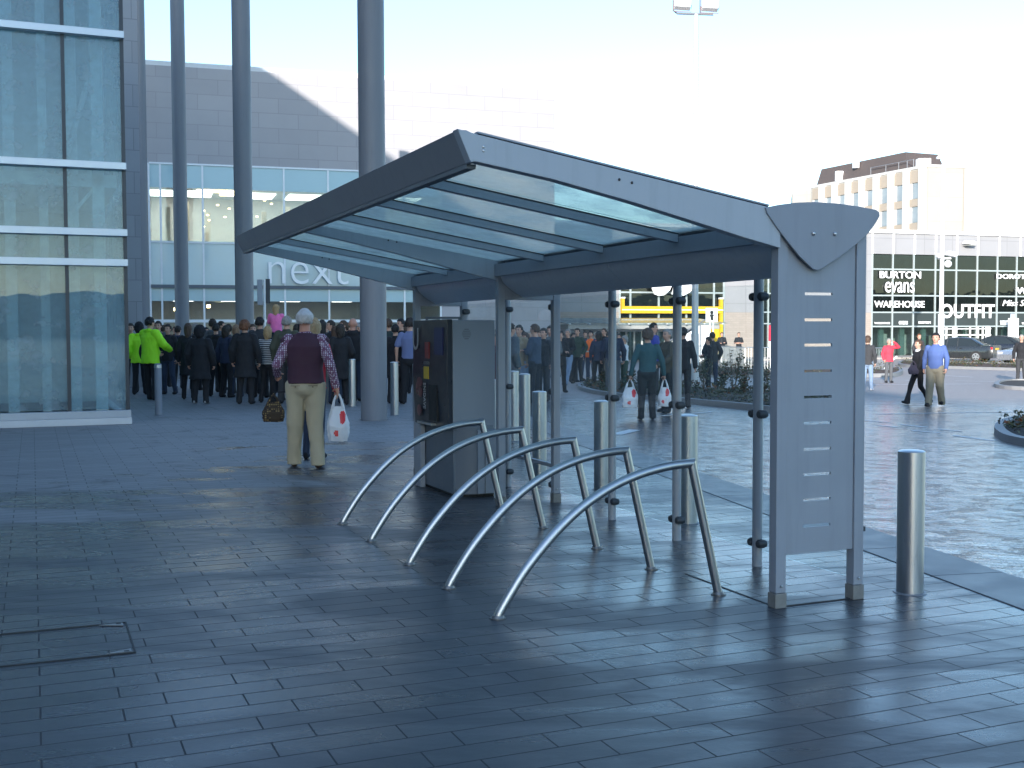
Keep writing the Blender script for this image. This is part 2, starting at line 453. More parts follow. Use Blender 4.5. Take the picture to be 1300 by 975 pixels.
# painted lines on the road
MARK = pm('road_paint', (.62,.63,.64), .5, 0, .25, 9, .2, 60)
b = MB()
def stripe(x0, y0, x1, y1, w, n=1):
    p, q = pg(x0, y0), pg(x1, y1); d = (q-p); d.z = 0; d.normalize(); s = Vector((-d.y, d.x, 0))*w/2
    m = max(1, int((q-p).length/1.5))
    for i in range(m):
        a = p.lerp(q, i/m); c = p.lerp(q, (i+1)/m)
        for v in (a, c): v.z = gz(v.x, v.y)+.004
        ks = []
        for v in (a-s, c-s, c+s, a+s): v.z = gz(v.x, v.y)+.006; ks.append(v)
        b.quad(*ks)
stripe(1112, 526, 1292, 523, .12)
for x0, y0, x1, y1 in ((1092,534,1132,537),(1112,540,1142,543),(1142,539,1176,543),(1158,547,1194,550),(1188,545,1222,548),(1210,553,1262,560)):
    stripe(x0, y0, x1, y1, .10)
for x0, y0, x1, y1 in ((1098,482,1120,481),(1108,488.5,1245,487.5),(1172,479,1192,479),(1200,477,1235,479),(1150,483,1170,482.5),(1212,483.5,1262,484.5)): stripe(x0, y0, x1, y1, .16)
stripe(781, 552, 806, 546, .2); stripe(840, 528, 905, 523, .1)
o = b.build('road_marking', MARK); tag(o, kind='structure')
# far pavement along the shop fronts
TH2 = .30
SP = (14.1, 76.0)                 # a point on the shop building's front
def shop(s, z=0, off=0):         # point on the front, off metres towards the camera
    return Vector((SP[0]+s*math.cos(TH2)+off*math.sin(TH2), SP[1]+s*math.sin(TH2)-off*math.cos(TH2), z))
b = MB()
pts = [shop(-30, 0, 0), shop(70, 0, 0), shop(70, 0, 5), shop(-30, 0, 5)]
b.prism([(p.x, p.y) for p in pts], .12, 'z', -.262)
o = b.build('pavement', panelmat('pavement_flags', (.34,.31,.28), .6, .6, .7, TH2, .6, .01, .1, .5, False)); tag(o, kind='structure')
# hills behind the viewer (seen mirrored in the glass)
b = MB()
ring0 = []; ring1 = []; ring2 = []
for i in range(97):
    a = R(180+i*180/96)
    h = 26+14*noise.noise(Vector((i*.11, 3, 0)))+5*noise.noise(Vector((i*.7, 9, 0)))
    ring0.append((520*math.cos(a), 520*math.sin(a), -1)); ring1.append((700*math.cos(a), 700*math.sin(a), h)); ring2.append((900*math.cos(a), 900*math.sin(a), h*1.2-4))
i0, i1, i2 = b._p(ring0), b._p(ring1), b._p(ring2)
for i in range(96): b.face((i0+i, i0+i+1, i1+i+1, i1+i)); b.face((i1+i, i1+i+1, i2+i+1, i2+i))
o = b.build('hills', pm('hill_wood', (.045,.055,.04), .9, 0, .4, .02)); tag(o, kind='structure')
# ================================================================== left glass building
GP = _flat(163, 529, .12)         # bottom corner of the glass
GT = TH
def gl_(px, py): return onp(GP, GT, px, py)
gb = empty('glass_building', (GP.x, GP.y, 0), GT, 'tall glazed corner building with silver transoms on a pale stone base, by the plaza', 'building')
HT = 9.2
zt = [gl_(155, y)[1] for y in (46, 212, 296, 334)]
mx = [0.0, gl_(84, 300)[0]]
w = mx[1]; mx += [w*2.55, w*4.1, w*5.7, w*7.3]
b = MB(); b.box(-14, .05, -.125, 9, .0, .115); b.build('stone_base', pm('pale_stone', (.50,.51,.52), .6, 0, .1, 4), gb, bevel=.01)
b = MB(); b.box(-14, .04, -.11, .12, .117, .24); b.build('base_trim', pm('silver_trim_g', (.34,.37,.41), .4, .3), gb, bevel=.005)
FG = glass('tinted_glazing', (.70,.84,.87), 1.7, .006, .28, .04, (.60,.68,.71))  # pale diffuse layer stands in for sky mirrored in the facade
zs = [.24]+sorted(zt)+[HT]
for i, x in enumerate(mx[:-1]):
    for z0, z1 in zip(zs, zs[1:]):
        b = MB(); b.box(mx[i+1]+.03, x-.03, .03, .045, z0+.02, z1-.02); b.build('glass_pane', FG, gb)
for z0, z1 in zip(zs, zs[1:]):
    b = MB(); b.box(-.03, -.015, .08, 8.9, z0+.02, z1-.02); b.build('glass_pane', FG, gb)
for x in mx:
    b = MB(); b.box(x-.03, x+.03, -.0, .12, .24, HT); b.build('mullion', pm('dark_mullion', (.035,.04,.05), .35, .3), gb)
for z in zt:
    b = MB(); b.box(-14, .03, -.13, .11, z-.058, z+.058); b.build('transom', pm('silver_transom', (.55,.59,.64), .35, .4), gb, bevel=.004)
b = MB(); b.box(-14, 0, 0, 9, HT, HT+.5); b.build('roof', GREYM, gb)
INW = pm('interior_white', (.74,.77,.77), .7, 0, .06)
b = MB(); b.box(-14, -.1, 5.2, 5.4, .1, HT); b.build('rear_wall', pm('interior_wall', (.48,.56,.58), .8, 0, .3, .6), gb)
b = MB(); b.box(-14, -.1, .3, 8.8, .1, .115); b.build('interior_floor', pm('interior_floor_m', (.12,.14,.15), .35), gb)
for z in (zt[1]-.1,): 
    b = MB(); b.box(-14, -.1, .35, 5.2, z-.22, z); b.build('floor_slab', INW, gb)
# white fins and poles behind the glass
for x0, x1, y in ((-.50,-.30,.35), (-.95,-.72,.5), (-1.35,-1.2,.9), (-1.9,-1.72,.7), (-2.6,-2.45,1.0), (-3.4,-3.2,.8), (-4.4,-4.2,1.1)):
    b = MB(); b.box(x0, x1, y, y+.16, .12, HT-.1); b.build('interior_fin', INW, gb, bevel=.01)
for x in (-2.15, -2.75): 
    b = MB(); b.cyl((x, .9, .12), (x, .9, 2.55), .05, .05, 14); b.build('interior_pole', pm('pale_pole', (.62,.66,.45), .4), gb, smooth=True)
b = MB(); b.tube([(-.9, .45, zt[1]+.2), (-.35, .45, zt[0]-.1)], .045, 8); b.tube([(-.9, .45, zt[2]+.25), (-.4, .45, zt[1]-.25)], .03, 8); b.build('interior_brace', INW, gb)
# upper block of the same centre far behind the glass corner and behind the viewer: it keeps the plaza in shade
def W_next(px, py):
    s, z = onp(NP, TH2, px, py); return Vector((NP[0]+s*math.cos(TH2), NP[1]+s*math.sin(TH2), z))
NP = (-17.6, 54.0)
SUN_AZ = math.atan2(.30, .954)    # heading of the sunlight, from +Y towards +X
SUN_EL = math.atan(.22)
Lh = Vector((math.sin(SUN_AZ), math.cos(SUN_AZ), 0))
W1, W2 = W_next(345, 93), W_next(490, 194)
HB = 24.0
def back(P, H): return P-Lh*((H-P.z)/math.tan(SUN_EL))
E1, E2 = back(W1, HB), back(W2, HB)
ed = (E2-E1).normalized()         # runs back past the viewer
A0_, B0_ = E1-ed*6, E1+ed*150
b = MB()
side = Vector((-ed.y, ed.x, 0)); side = side if side.x < 0 else -side
poly = [A0_, B0_, B0_+side*60, A0_+side*22]
b.prism([(p.x, p.y) for p in poly], HB, 'z', 0)
o = b.build('shopping_centre_block', panelmat('dark_cladding', (.20,.21,.23), 3, 1.2, .6, 0, .5)); tag(o, 'high grey block of the centre beyond the left edge that keeps the plaza in shade', 'building')
# stone clad wall between the glass corner and the last column
SWP = at(181, 415, 33)
sw = empty('stone_wall', (SWP.x, SWP.y, 0), TH, 'grey stone clad wall rising behind the glass corner beside the thinnest column', 'wall')
b = MB(); b.box(-9, 0, 0, .5, 0, 13); b.build('cladding', panelmat('stone_cladding', (.30,.31,.335), 1.4, .62, .6, TH, .55, .012, .12, .3), sw)
# ================================================================== colonnade
COLM = steelmat('column_paint', (.18,.19,.21), .5, .10)
cdat = [(475, 533, None, .235, 'widest grey round column, nearest the shelter roof'), (311, 417, 29.6, .235, 'grey round column just left of the lower case shop letters'),
        (231.5, 417, 39.0, .235, 'grey round column third from the shelter, between two facade panes'), (183.5, 417, 50.5, .235, 'thinnest and farthest grey column beside the stone wall')]
for x, y, D, r, lb in cdat:
    p = _flat(x, y) if D is None else at(x, y, D)
    t = empty('round_column', (p.x, p.y, 0), 0, lb, 'column', 'columns in a row along the glass building')
    b = MB(); b.cyl((0,0,0.02), (0,0,{475:9.5,311:12,231.5:15,183.5:18}[x]), r, r, 40); b.build('shaft', COLM, t, smooth=True)
    b = MB(); b.cyl((0,0,0), (0,0,.02), r+.02, r+.02, 40); b.build('base_ring', GREYM, t, smooth=True)
# ================================================================== NEXT block
nb = empty('fashion_shop_building', (NP[0], NP[1], 0), TH2, 'big grey clad shop block with glazed front and thin lower case letters next', 'building')
def nx(px, py): return onp(NP, TH2, px, py)
sL = nx(150, 300)[0]; sR = nx(704, 300)[0]; zTop = nx(345, 92)[1]
wl, wz1 = nx(189, 207)[0], nx(300, 211)[1]
wr = nx(560, 300)[0]
b = MB()
b.box(sL-12, sR, .0, 26, wz1, zTop); b.box(sL-12, wl, 0, 26, 0, wz1); b.box(wr, sR, 0, 26, 0, wz1); b.box(wl, wr, 9, 26, 0, wz1)
NCLAD = panelmat('shop_cladding', (.345,.335,.345), 1.9, .72, .55, TH2, .72, .018, .07, .5)
b.build('wall', NCLAD, nb)
b = MB(); b.box(sL-12.1, sR, .004, 1, zTop+.001, zTop+.22); b.build('parapet_cap', pm('cap_metal', (.62,.63,.64), .7), nb)
rows = [nx(300, 211)[1], nx(300, 241)[1], nx(300, 309)[1], nx(300, 364)[1], nx(400, 383)[1], nx(400, 407)[1], 0.05]
mull = [nx(x, 300)[0] for x in (190, 204.5, 229, 258, 309, 361, 417, 465, 513, 559)]
FRM = pm('white_frame', (.66,.69,.72), .4, .2)
b = MB()
for s_ in mull: b.box(s_-.045, s_+.045, -.05, .06, .1, rows[0])
for z in (rows[0], rows[2]): b.box(wl, wr, -.055, .065, z-.04, z+.04)
b.box(wl, wr, -.055, .065, rows[5]-.09, rows[5]+.05)
b.build('window_frame', FRM, nb)
b = MB(); b.box(wl, wr, -.12, .07, rows[3]-.09, rows[3]+.07); b.build('fascia_band', STEEL_D, nb)
SPAN = pm('frosted_panel', (.36,.52,.56), .12, 0, .06, 1)
SG = glass('shop_glass', (.80,.92,.92), 1.6, .004, .05, .05, (.5,.6,.6))
PALE = pm('pale_backed_glass', (.46,.58,.60), .10, 0, .12, .6)  # mirrored sky painted into these panes as a solid pale colour
for a, c in zip(mull, mull[1:]):
    b = MB(); b.box(a+.045, c-.045, 0, .02, rows[1], rows[0]-.04); b.build('spandrel_pane', SPAN, nb)
    b = MB(); b.box(a+.045, c-.045, 0, .02, rows[2]+.04, rows[1]); b.build('window_pane', SG, nb)
    b = MB(); b.box(a+.045, c-.045, 0, .02, rows[3]+.07, rows[2]-.04); b.build('window_pane', PALE, nb)
    b = MB(); b.box(a+.045, c-.045, 0, .02, rows[4], rows[3]-.09); b.build('spandrel_pane', SPAN, nb)
    b = MB(); b.box(a+.045, c-.045, 0, .02, rows[5]+.05, rows[4]-.01); b.build('window_pane', SG, nb)
    b = MB(); b.box(a+.045, c-.045, 0, .02, .1, rows[5]-.09); b.build('window_pane', SG, nb)
zf = rows[2]+.1
b = MB(); b.box(wl, wr, .4, 9, zf-.3, zf); b.build('floor_slab', INW, nb)
b = MB(); b.box(wl, wr, .3, 9, rows[1]+.25, rows[1]+.35); b.box(wl, wr, .3, 9, rows[4]+.15, rows[4]+.25); b.build('ceiling', pm('shop_ceiling', (.34,.33,.35), .8), nb)
b = MB(); b.box(wl, wr, 6.5, 6.6, .1, wz1); b.build('rear_wall', pm('shop_rear', (.50,.47,.48), .8, 0, .3, .5), nb)
b = MB()
for i, x in enumerate((214, 240, 270, 322, 345, 380, 400, 436, 450, 500, 530)):
    s_ = nx(x, 300)[0]; b.box(s_-.12, s_+.12, 3.0+(i % 3), 3.25+(i % 3), zf, rows[1]-.6+.4*(i % 2))
for x in (250, 330, 372, 428, 520): 
    s_ = nx(x, 395)[0]; b.box(s_-.5, s_+.5, 4.2, 4.6, .1, 2.0)
b.build('display_unit', pm('shop_display', (.45,.38,.33), .6, 0, .4, 2), nb)
WARM = emit('warm_lamp', (1.0,.62,.28), 5.0)
b = MB(); s_ = nx(252, 300)[0]; b.box(s_, s_+2.6, 2.0, 2.1, rows[1]+.08, rows[1]+.2); s_ = nx(283, 300)[0]; b.box(s_, s_+1.6, 2.6, 2.7, rows[1]+.0, rows[1]+.12)
for x, y, d in ((262,258,3.4),(268,262,4.2),(271,267,5),(264,275,5.4),(341,248,2.2),(337,262,5),(281,250,3.6),(296,256,3.2),(292,264,4.4),(352,250,3.0),(372,246,2.5)):
    s_, z = nx(x, y); b.box(s_-.06, s_+.06, d, d+.06, z-.025, z+.025)
for x in (340, 352, 372, 395, 402, 430, 447, 478, 520, 262, 240): 
    s_, z = nx(x, 384); b.box(s_-.1, s_+.1, 2.0, 2.15, rows[4]+.09, rows[4]+.14)
for x, y in ((268,387),(224,391)): 
    s_, z = nx(x, y); b.box(s_-.09, s_+.09, 3, 3.1, z-.08, z+.08)
b.build('interior_lamp', WARM, nb)
for x in (205, 250, 335, 400, 470, 530):
    b = MB(); s_ = nx(x, 300)[0]; b.box(s_-.9, s_+.9, 3, 5.4, rows[1]+.2, rows[1]+.24); b.build('ceiling_light', emit('shop_ceiling_light', (1, .93, .85), 1.6), nb)  # glowing panels added to brighten the dark shop interior
for x in (235, 300, 380, 450):
    b = MB(); s_ = nx(x, 390)[0]; b.box(s_-.5, s_+.5, 3, 4.4, rows[4]+.1, rows[4]+.14); b.build('ceiling_light', MATS['shop_ceiling_light'], nb)
a0, zc0 = nx(340.5, 361); a1, zc1 = nx(441, 334)
put_text('next', 'sign_letters', a0, a1, nx(390,361)[1], nx(390,329)[1], -.22, pm('letter_metal', (.72,.73,.76), .4, .3), nb, off=-.012, ext=.06, space=1.0)
# sign backs on a pole beside the girl in pink
p = at(336.5, 440, 31); t = empty('sign_post', (p.x, p.y, 0), TH, 'two sign backs, pale and dark, on a thin pole by the girl in pink', 'sign')
def zy(y, D): return at(650, y, D).z
b = MB(); b.cyl((0,0,0), (0,0,zy(354,31)), .035, .035, 12); b.build('pole', WHITE, t, smooth=True)
b = MB(); b.box(-.19, -.05, -.02, .02, zy(386,31), zy(354,31)); b.build('sign_panel', pm('sign_back_pale', (.30,.32,.36), .5), t)
b = MB(); b.box(.04, .15, -.02, .02, zy(384,31), zy(353,31)); b.build('sign_panel', pm('sign_back_dark', (.03,.035,.045), .5), t)
# ================================================================== shop building on the right (two shop fronts)
sb = empty('retail_building', (SP[0], SP[1], 0), TH2, 'long grey panelled retail block with white shop letters and yellow framed entrance', 'building')
def sx(px, py): return onp(SP, TH2, px, py)
def S(px): return sx(px, 400)[0]
zb = sx(1150, 397)[1]; zP = sx(1200, 298)[1]; GZ = -.15
g1a, g1b, g2a, g2b, g3a, g3b = S(786), S(919), S(962), S(990), S(1106.5), S(1480)
z1t = sx(850, 340)[1]; z3t = sx(1106, 322)[1]
GPAN = panelmat('grey_panel', (.275,.275,.285), 2.35, 1.15, .5, TH2, .75, .03, .03)
b = MB(); s0 = S(704)-8; s9 = S(1500)+6
b.box(s0, g1a, 0, 1, zb, zP); b.box(g1a, g1b, 0, 1, z1t, zP); b.box(g1b, g2a, 0, 1, zb, zP); b.box(g2a, g2b, 0, 1, z1t, zP)
b.box(g2b, g3a, 0, 1, zb, zP); b.box(g3a, g3b, 0, 1, z3t, zP); b.box(g3b, s9, 0, 1, zb, zP); b.box(s0, s9, 9.5, 30, GZ, zP); b.box(s0, s9, 1, 9.5, zP-.3, zP)
b.build('panel_wall', GPAN, sb)
b = MB(); BRK = panelmat('pale_brick', (.32,.275,.24), .45, .15, .85, TH2, .75, .012, .08, .5)
for u0, u1 in ((s0, g1a), (g1b, g2a), (g2b, g3a), (g3b, s9)): b.box(u0, u1, -.02, 1, GZ-.1, zb-.004)
b.build('brick_wall', BRK, sb)
b = MB(); b.box(s0-.1, s9, -.15, 1.2, zP, zP+.25); b.build('parapet_cap', WHITE, sb)
b = MB()
for x in [1106.5+26.8*i for i in range(-1, 16)]:
    s_ = S(x); b = MB(); b.box(s_-.05, s_+.05, -.05, 0, z3t if x >= 1106 else zb, zP); b.build('panel_rib', WHITE, sb)
DG = glass('dark_shop_glass', (.16,.24,.23), 1.7, .004, .05, .06, (.3,.4,.38))
CG = glass('clear_shop_glass', (.62,.70,.68), 1.6, .004, .05, .06, (.4,.5,.48))
VF = pm('light_frame', (.36,.41,.41), .4, .2)
# letters shop
mx1 = [S(x) for x in (786.5, 800, 836, 871, 906, 918.5)]
zr1 = [sx(850, y)[1] for y in (371.5, 396, 411, 440)]
b = MB()
for s_ in mx1: b.box(s_-.06, s_+.06, -.06, .08, GZ, z1t)
for z in zr1: b.box(g1a, g1b, -.05, .07, z-.05, z+.05)
b.build('window_frame', VF, sb)
for a, c in zip(mx1, mx1[1:]):
    b = MB(); b.box(a+.06, c-.06, .01, .03, zr1[0]+.05, z1t); b.build('window_pane', DG, sb)
    b = MB(); b.box(a+.06, c-.06, .01, .03, zr1[1]+.05, zr1[0]-.05); b.build('window_pane', DG, sb)
    b = MB(); b.box(a+.06, c-.06, .01, .03, zr1[2]+.05, zr1[1]-.05); b.build('window_pane', DG, sb)
    b = MB(); b.box(a+.06, c-.06, .01, .03, GZ, zr1[2]-.05); b.build('window_pane', CG, sb)
b = MB(); za, zb_ = sx(850, 398)[1], sx(850, 389)[1]
b.box(S(787), S(915), -.35, -.08, za, zb_); b.box(S(787), S(790.5), -.35, -.08, zb_+.002, sx(788, 379)[1]); b.box(S(911.5), S(915), -.35, -.08, GZ, za-.002); b.box(S(911.5), S(915), -.35, -.08, zb_+.002, sx(913, 380)[1])
b.box(S(901), S(911), -.3, -.1, GZ, sx(905, 414)[1])
b.build('yellow_frame', YELLOW, sb, bevel=.01)
b = MB(); b.box(S(787), S(915), -.37, -.352, (za+zb_)/2-.03, (za+zb_)/2+.03)
b.box(S(787), S(791), -.36, -.09, sx(788, 379)[1]+.002, sx(788, 378)[1]+.05); b.box(S(911), S(915.4), -.36, -.09, sx(913, 380)[1]+.002, sx(913, 379)[1]+.05); b.build('frame_line', WHITE, sb)
# two big rounded white letter forms, mostly hidden by the roof trough
def jpoly(x0, x1, x2, y0, y1, y2):
    pts = []
    for k in range(0, 19):
        a = R(90+k*10)
        pts.append((S(x0+(x1-x0)*(1+math.cos(a))), sx(830, y1+(y2-y1)*-math.sin(a) if a > math.pi else y1+(y0-y1)*math.sin(a))[1]))
    for k in range(0, 10):
        a = R(270+k*9); pts.append((S(x1+(x2-x1)*math.cos(a)), sx(830, y1-(y2-y1)*math.sin(a))[1]))
    pts.append((S(x2), sx(830, y0)[1])); return pts
b = MB(); b.prism([(S(x), sx(840, y)[1]) for x, y in ((828,335),(824,366),(827,374),(832,376),(839,375),(846,369),(851,358),(853,335))], .12, 'y', -.5); b.build('sign_letters', WHITE_L, sb)
b = MB(); b.prism([(S(x), sx(860, y)[1]) for x, y in ((857,335),(855,348),(849,374),(855,375),(864,375.5),(872,371),(877,365),(879.5,356),(880,335))], .12, 'y', -.5); b.build('sign_letters', WHITE_L, sb)
# sliver of glazing with a red banner
b = MB(); b.box(g2a, g2b, .01, .03, GZ, z1t); b.build('window_pane', CG, sb)
b = MB()
for x in (962.5, 968, 975, 984): s_ = S(x); b.box(s_-.05, s_+.05, -.05, .08, GZ, z1t)
for z in zr1[:3]: b.box(g2a, g2b, -.04, .07, z-.04, z+.04)
b.build('window_frame', VF, sb)
# OUTFIT front
mxs = [1106.5, 1132.5, 1159, 1186.5, 1213, 1239.5, 1265, 1289.5, 1314, 1338, 1362, 1386, 1410, 1434, 1458, 1480]
mx3 = [S(x) for x in mxs]
zr3 = [sx(1106.5, y)[1] for y in (341.5, 375, 396.5, 414.5)]
b = MB()
for s_ in mx3: b.box(s_-.05, s_+.05, -.06, .08, GZ, z3t)
for z in zr3: b.box(g3a, g3b, -.05, .07, z-.05, z+.05)
b.build('window_frame', VF, sb)
SH = panelmat('sign_board_dark', (.035,.045,.045), 9, 9, .3, TH2)
lev = [z3t]+zr3+[GZ]
for i, (a, c) in enumerate(zip(mx3, mx3[1:])):
    for k, (zt_, zb2) in enumerate(zip(lev, lev[1:])):
        b = MB(); b.box(a+.06, c-.06, .01, .03, zb2+.05, zt_-.05)
        b.build('window_pane', DG if k in (0, 1, 2) else (SH if k == 3 else CG), sb)
FIN = pm('glass_fin', (.20,.30,.28), .2, 0, .1)
b = MB()
for s_ in mx3[1:]: b.box(s_-.52, s_-.14, .35, .5, zr3[3]+.05, z3t-.1); b.box(s_-.6, s_-.25, .6, .8, GZ, zr3[3]-.1)
b.build('glass_fins', FIN, sb)
b = MB(); b.box(g3a, g3b, 6, 6.1, GZ, z3t); b.box(g1a, g1b, 6, 6.1, GZ, z1t); b.box(g3a, g3b, .3, 6, zr3[3]-.05, zr3[3]+.2); b.build('rear_wall', pm('store_rear', (.30,.30,.28), .8, 0, .5, .5), sb)
b = MB()
for x in (1112, 1120, 1140, 1150, 1165, 1205, 1218, 1232, 1250, 1272, 1285, 1300, 1320, 808, 815, 822, 832, 843, 880):
    s_ = S(x); b.box(s_-.25, s_+.25, 1.6, 1.9, GZ, GZ+1.2+.5*random.random())
b.build('display_unit', pm('store_display', (.7,.68,.62), .6, 0, .5, 1.5), sb)
b = MB()
for x0, x1 in ((1208, 1212), (1250, 1254)): b.box(S(x0), S(x1), -.3, -.08, GZ, zr3[3]-.06)
for x in (1196, 1200, 1230, 1240, 1246): s_ = S(x); b.box(s_-.04, s_+.04, -.2, -.1, GZ, zr3[3]-.06)
b.box(S(1190), S(1256), -.22, -.1, sx(1220, 426)[1], sx(1220, 424.5)[1])
b.box(S(1190), S(1256), -.22, -.1, sx(1220, 418)[1], sx(1220, 417)[1])
b.build('door_frame', WHITE, sb)
def stext(t, x0, x1, yb, yt, off=0.0, nm='sign_letters', shear=0, sp=1.0):
    xm = (x0+x1)/2
    put_text(t, nm, S(x0), S(x1), sx(xm, yb)[1], sx(xm, yt)[1], -.12, WHITE_L, sb, off=off, ext=.03, shear=shear, space=sp)
stext('BURTON', 1115, 1167, 353.5, 344.5, .012)
stext('evans', 1122, 1159, 371.5, 358, .0)
stext('WAREHOUSE', 1108.5, 1172, 390.5, 382, .012)
stext('OUTFIT', 1193, 1261, 404, 386, .022, sp=1.06)
stext('DOROTHY PERKINS', 1263, 1352, 354.5, 348.5, .02)
stext('wallis', 1288, 1330, 373.5, 361, .01)
stext('Miss Selfridge', 1271, 1330, 391, 381, .0, shear=.3)
stext('WAREHOUSE', 1109, 1128.5, 411.5, 409, .02)
stext('evans', 1140, 1151, 412, 407.5, .01)
stext('BURTON', 1165, 1180, 411, 408, .02)
stext('DOROTHY', 1268.5, 1281.5, 409.5, 407, .02); stext('PERKINS', 1269, 1281, 412.5, 410, .02)
stext('wallis', 1296, 1306, 412, 408, .01)
# lamp box on the parapet
s_, z = sx(1226, 309); p = shop(s_, z-.2, .0)
t = empty('flood_lamp', (p.x, p.y, z-.25), TH2, 'small white lamp box fixed to the grey parapet above the glass shop front', 'lamp')
b = MB(); b.prism([(-.42,.18), (-.3,.42), (.36,.38), (.45,.2), (.3,.1)], .5, 'y', -.62); b.build('housing', WHITE, t, bevel=.03)
b = MB(); b.box(-.12, .12, -.12, -.051, .15, .35); b.build('bracket', GREYM, t)
b = MB(); b.box(-.36, .38, -.6, -.16, .06, .095); b.build('lens', pm('lamp_lens', (.35,.35,.32), .2), t)
# entrance canopy
p = shop(S(770), 0, 6.0)
cn = empty('entrance_canopy', (p.x, p.y, GZ-.05), TH2, 'glass topped entrance canopy with pale flared column in front of the yellow framed shop', 'canopy')
def ca(px, py): return onp((p.x, p.y), TH2, px, py)
c0, c1, zc = ca(712, 410)[0], ca(902, 410)[0], ca(800, 412)[1]-cn.location.z
b = MB(); b.box(c0, c1, -1.2, 4.5, zc-.28, zc); b.build('fascia', pm('canopy_grey', (.34,.34,.33), .5), cn, bevel=.03)
b = MB(); b.prism([(-1.6,zc+.05), (2.5,zc+.38), (2.5,zc+.42), (-1.6,zc+.09)], c1-c0+.6, 'x', c0-.3); b.build('glass_roof', glass('canopy_glass', (.7,.8,.8), 1.25, .02, .35, .02, (.6,.65,.63)), cn)
b = MB()
for i in range(9):
    x = c0+(c1-c0)*i/8; b.prism([(-1.6,zc+.0), (2.5,zc+.33), (2.5,zc+.37), (-1.6,zc+.045)], .08, 'x', x-.04)
b.build('roof_rib', WHITE, cn)
CCOL = pm('canopy_column', (.38,.37,.36), .6)
for x in (752.5, 876):
    s_ = ca(x, 430)[0]
    b = MB(); b.cyl((s_, .3, 0), (s_, .3, zc-.75), .27, .27, 20); b.cyl((s_, .3, zc-.748), (s_, .3, zc-.285), .27, .5, 20); b.build('column', CCOL, cn, smooth=True)
b = MB()
for x in [778+10*i for i in range(10)]: s_ = ca(x, 430)[0]; b.box(s_-.05, s_+.05, 1.5, 1.6, 0, zc-.3)
b.box(ca(776,430)[0], ca(870,430)[0], 1.48, 1.62, zc-.42, zc-.3); b.build('door_frame', WHITE, cn)
b = MB(); b.box(ca(776,430)[0], ca(870,430)[0], 1.54, 1.56, 0, zc-.42); b.build('glass_door', CG, cn)
# steps balustrade seen as white diagonals
p = at(872, 452, 66); st_ = empty('stair_screen', (p.x, p.y, -.25), TH2, 'white sloping stair screen with handrail between the light mast and the yellow door', 'railing')
b = MB(); b.prism([(-1.4,0), (1.5,0), (1.5,2.2), (.9,2.2), (-1.4,.9)], .08, 'y', 0); b.build('screen', WHITE, st_)
b = MB(); b.tube([(-1.5,-.1,1.1), (1.2,-.1,2.55)], .04, 8); b.tube([(-.6,-.1,.3), (-.6,-.1,1.55)], .03, 8); b.tube([(.8,-.1,.3), (.8,-.1,2.3)], .03, 8); b.build('handrail', GREYM, st_)
# ================================================================== office tower far behind
C0 = (54.6, 150.0); A1 = (45.0, 172.0); B1 = (63.9, 152.2)
ot = empty('office_tower', (C0[0], C0[1], 0), 0, 'cream concrete office tower with white ribs and dark rooftop plant room beyond the shops', 'building')
thL = math.atan2(A1[1]-C0[1], A1[0]-C0[0]); LL = math.dist(A1, C0)
thR = math.atan2(B1[1]-C0[1], B1[0]-C0[0]); LR = math.dist(B1, C0)
ZT = at(1175, 212, 150).z
CREAM = panelmat('cream_concrete', (.33,.315,.285), 3.0, 3.2, .7, 0, .85, .05, .05)
nL = Vector((math.sin(thL), -math.cos(thL), 0)); nL = nL if nL.x < 0 else -nL   # outwards, towards the left
b = MB(); q = Vector((A1[0]-C0[0], A1[1]-C0[1], 0)); r_ = Vector((B1[0]-C0[0], B1[1]-C0[1], 0))
b.prism([(0,0), (r_.x,r_.y), (r_.x+q.x,r_.y+q.y), (q.x,q.y)], ZT, 'z', 0); b.build('wall', CREAM, ot)
ML = Matrix.Rotation(thL, 4, 'Z')
if (ML @ Vector((0, -1, 0))).dot(nL) < 0: sy = 1
else: sy = -1
fh = 3.15; nbay = 8; bw = LL/nbay
TAN = pm('tan_spandrel', (.29,.25,.205), .7, 0, .1)
RIB = pm('white_rib', (.44,.44,.43), .6)
WG = pm('office_glass', (.20,.24,.27), .12, 0, .3, .4)
br_, bw_ = MB(), []
br_.M = ML
for i in range(nbay):
    x0 = .6+i*(LL-.8)/nbay; x1 = x0+(LL-.8)/nbay
    for k in range(5):
        zt_ = ZT-.8-k*fh
        y0, y1 = sorted((sy*.02, sy*.25)); bs_ = MB(); bs_.M = ML; bs_.box(x0+.45, x1-.45, y0, y1, zt_-.0-1.1+.1, zt_+.6 if k == 0 else zt_); bs_.build('spandrel', TAN, ot)
        mb = MB(); mb.M = ML; y0, y1 = sorted((sy*.03, sy*.09)); mb.box(x0+.75, x1-.75, y0, y1, zt_-fh+.05, zt_-1.05); bw_.append(mb)
        br_.box(x1-.8, x1-.4, *sorted((sy*.03, sy*.18)), zt_-fh, zt_-1.02)
    y0, y1 = sorted((sy*.0, sy*.75)); br_.box(x0-.4, x0+.4, y0+.01, y1, 0, ZT+.1)
br_.build('rib', RIB, ot)
for mb in bw_: mb.build('window', WG, ot)
b = MB(); b.prism([(-.1,-.1), (r_.x+.1,r_.y-.1), (r_.x+q.x+.1,r_.y+q.y), (q.x-.1,q.y)], .35, 'z', ZT+.001); b.build('roof_edge', RIB, ot)
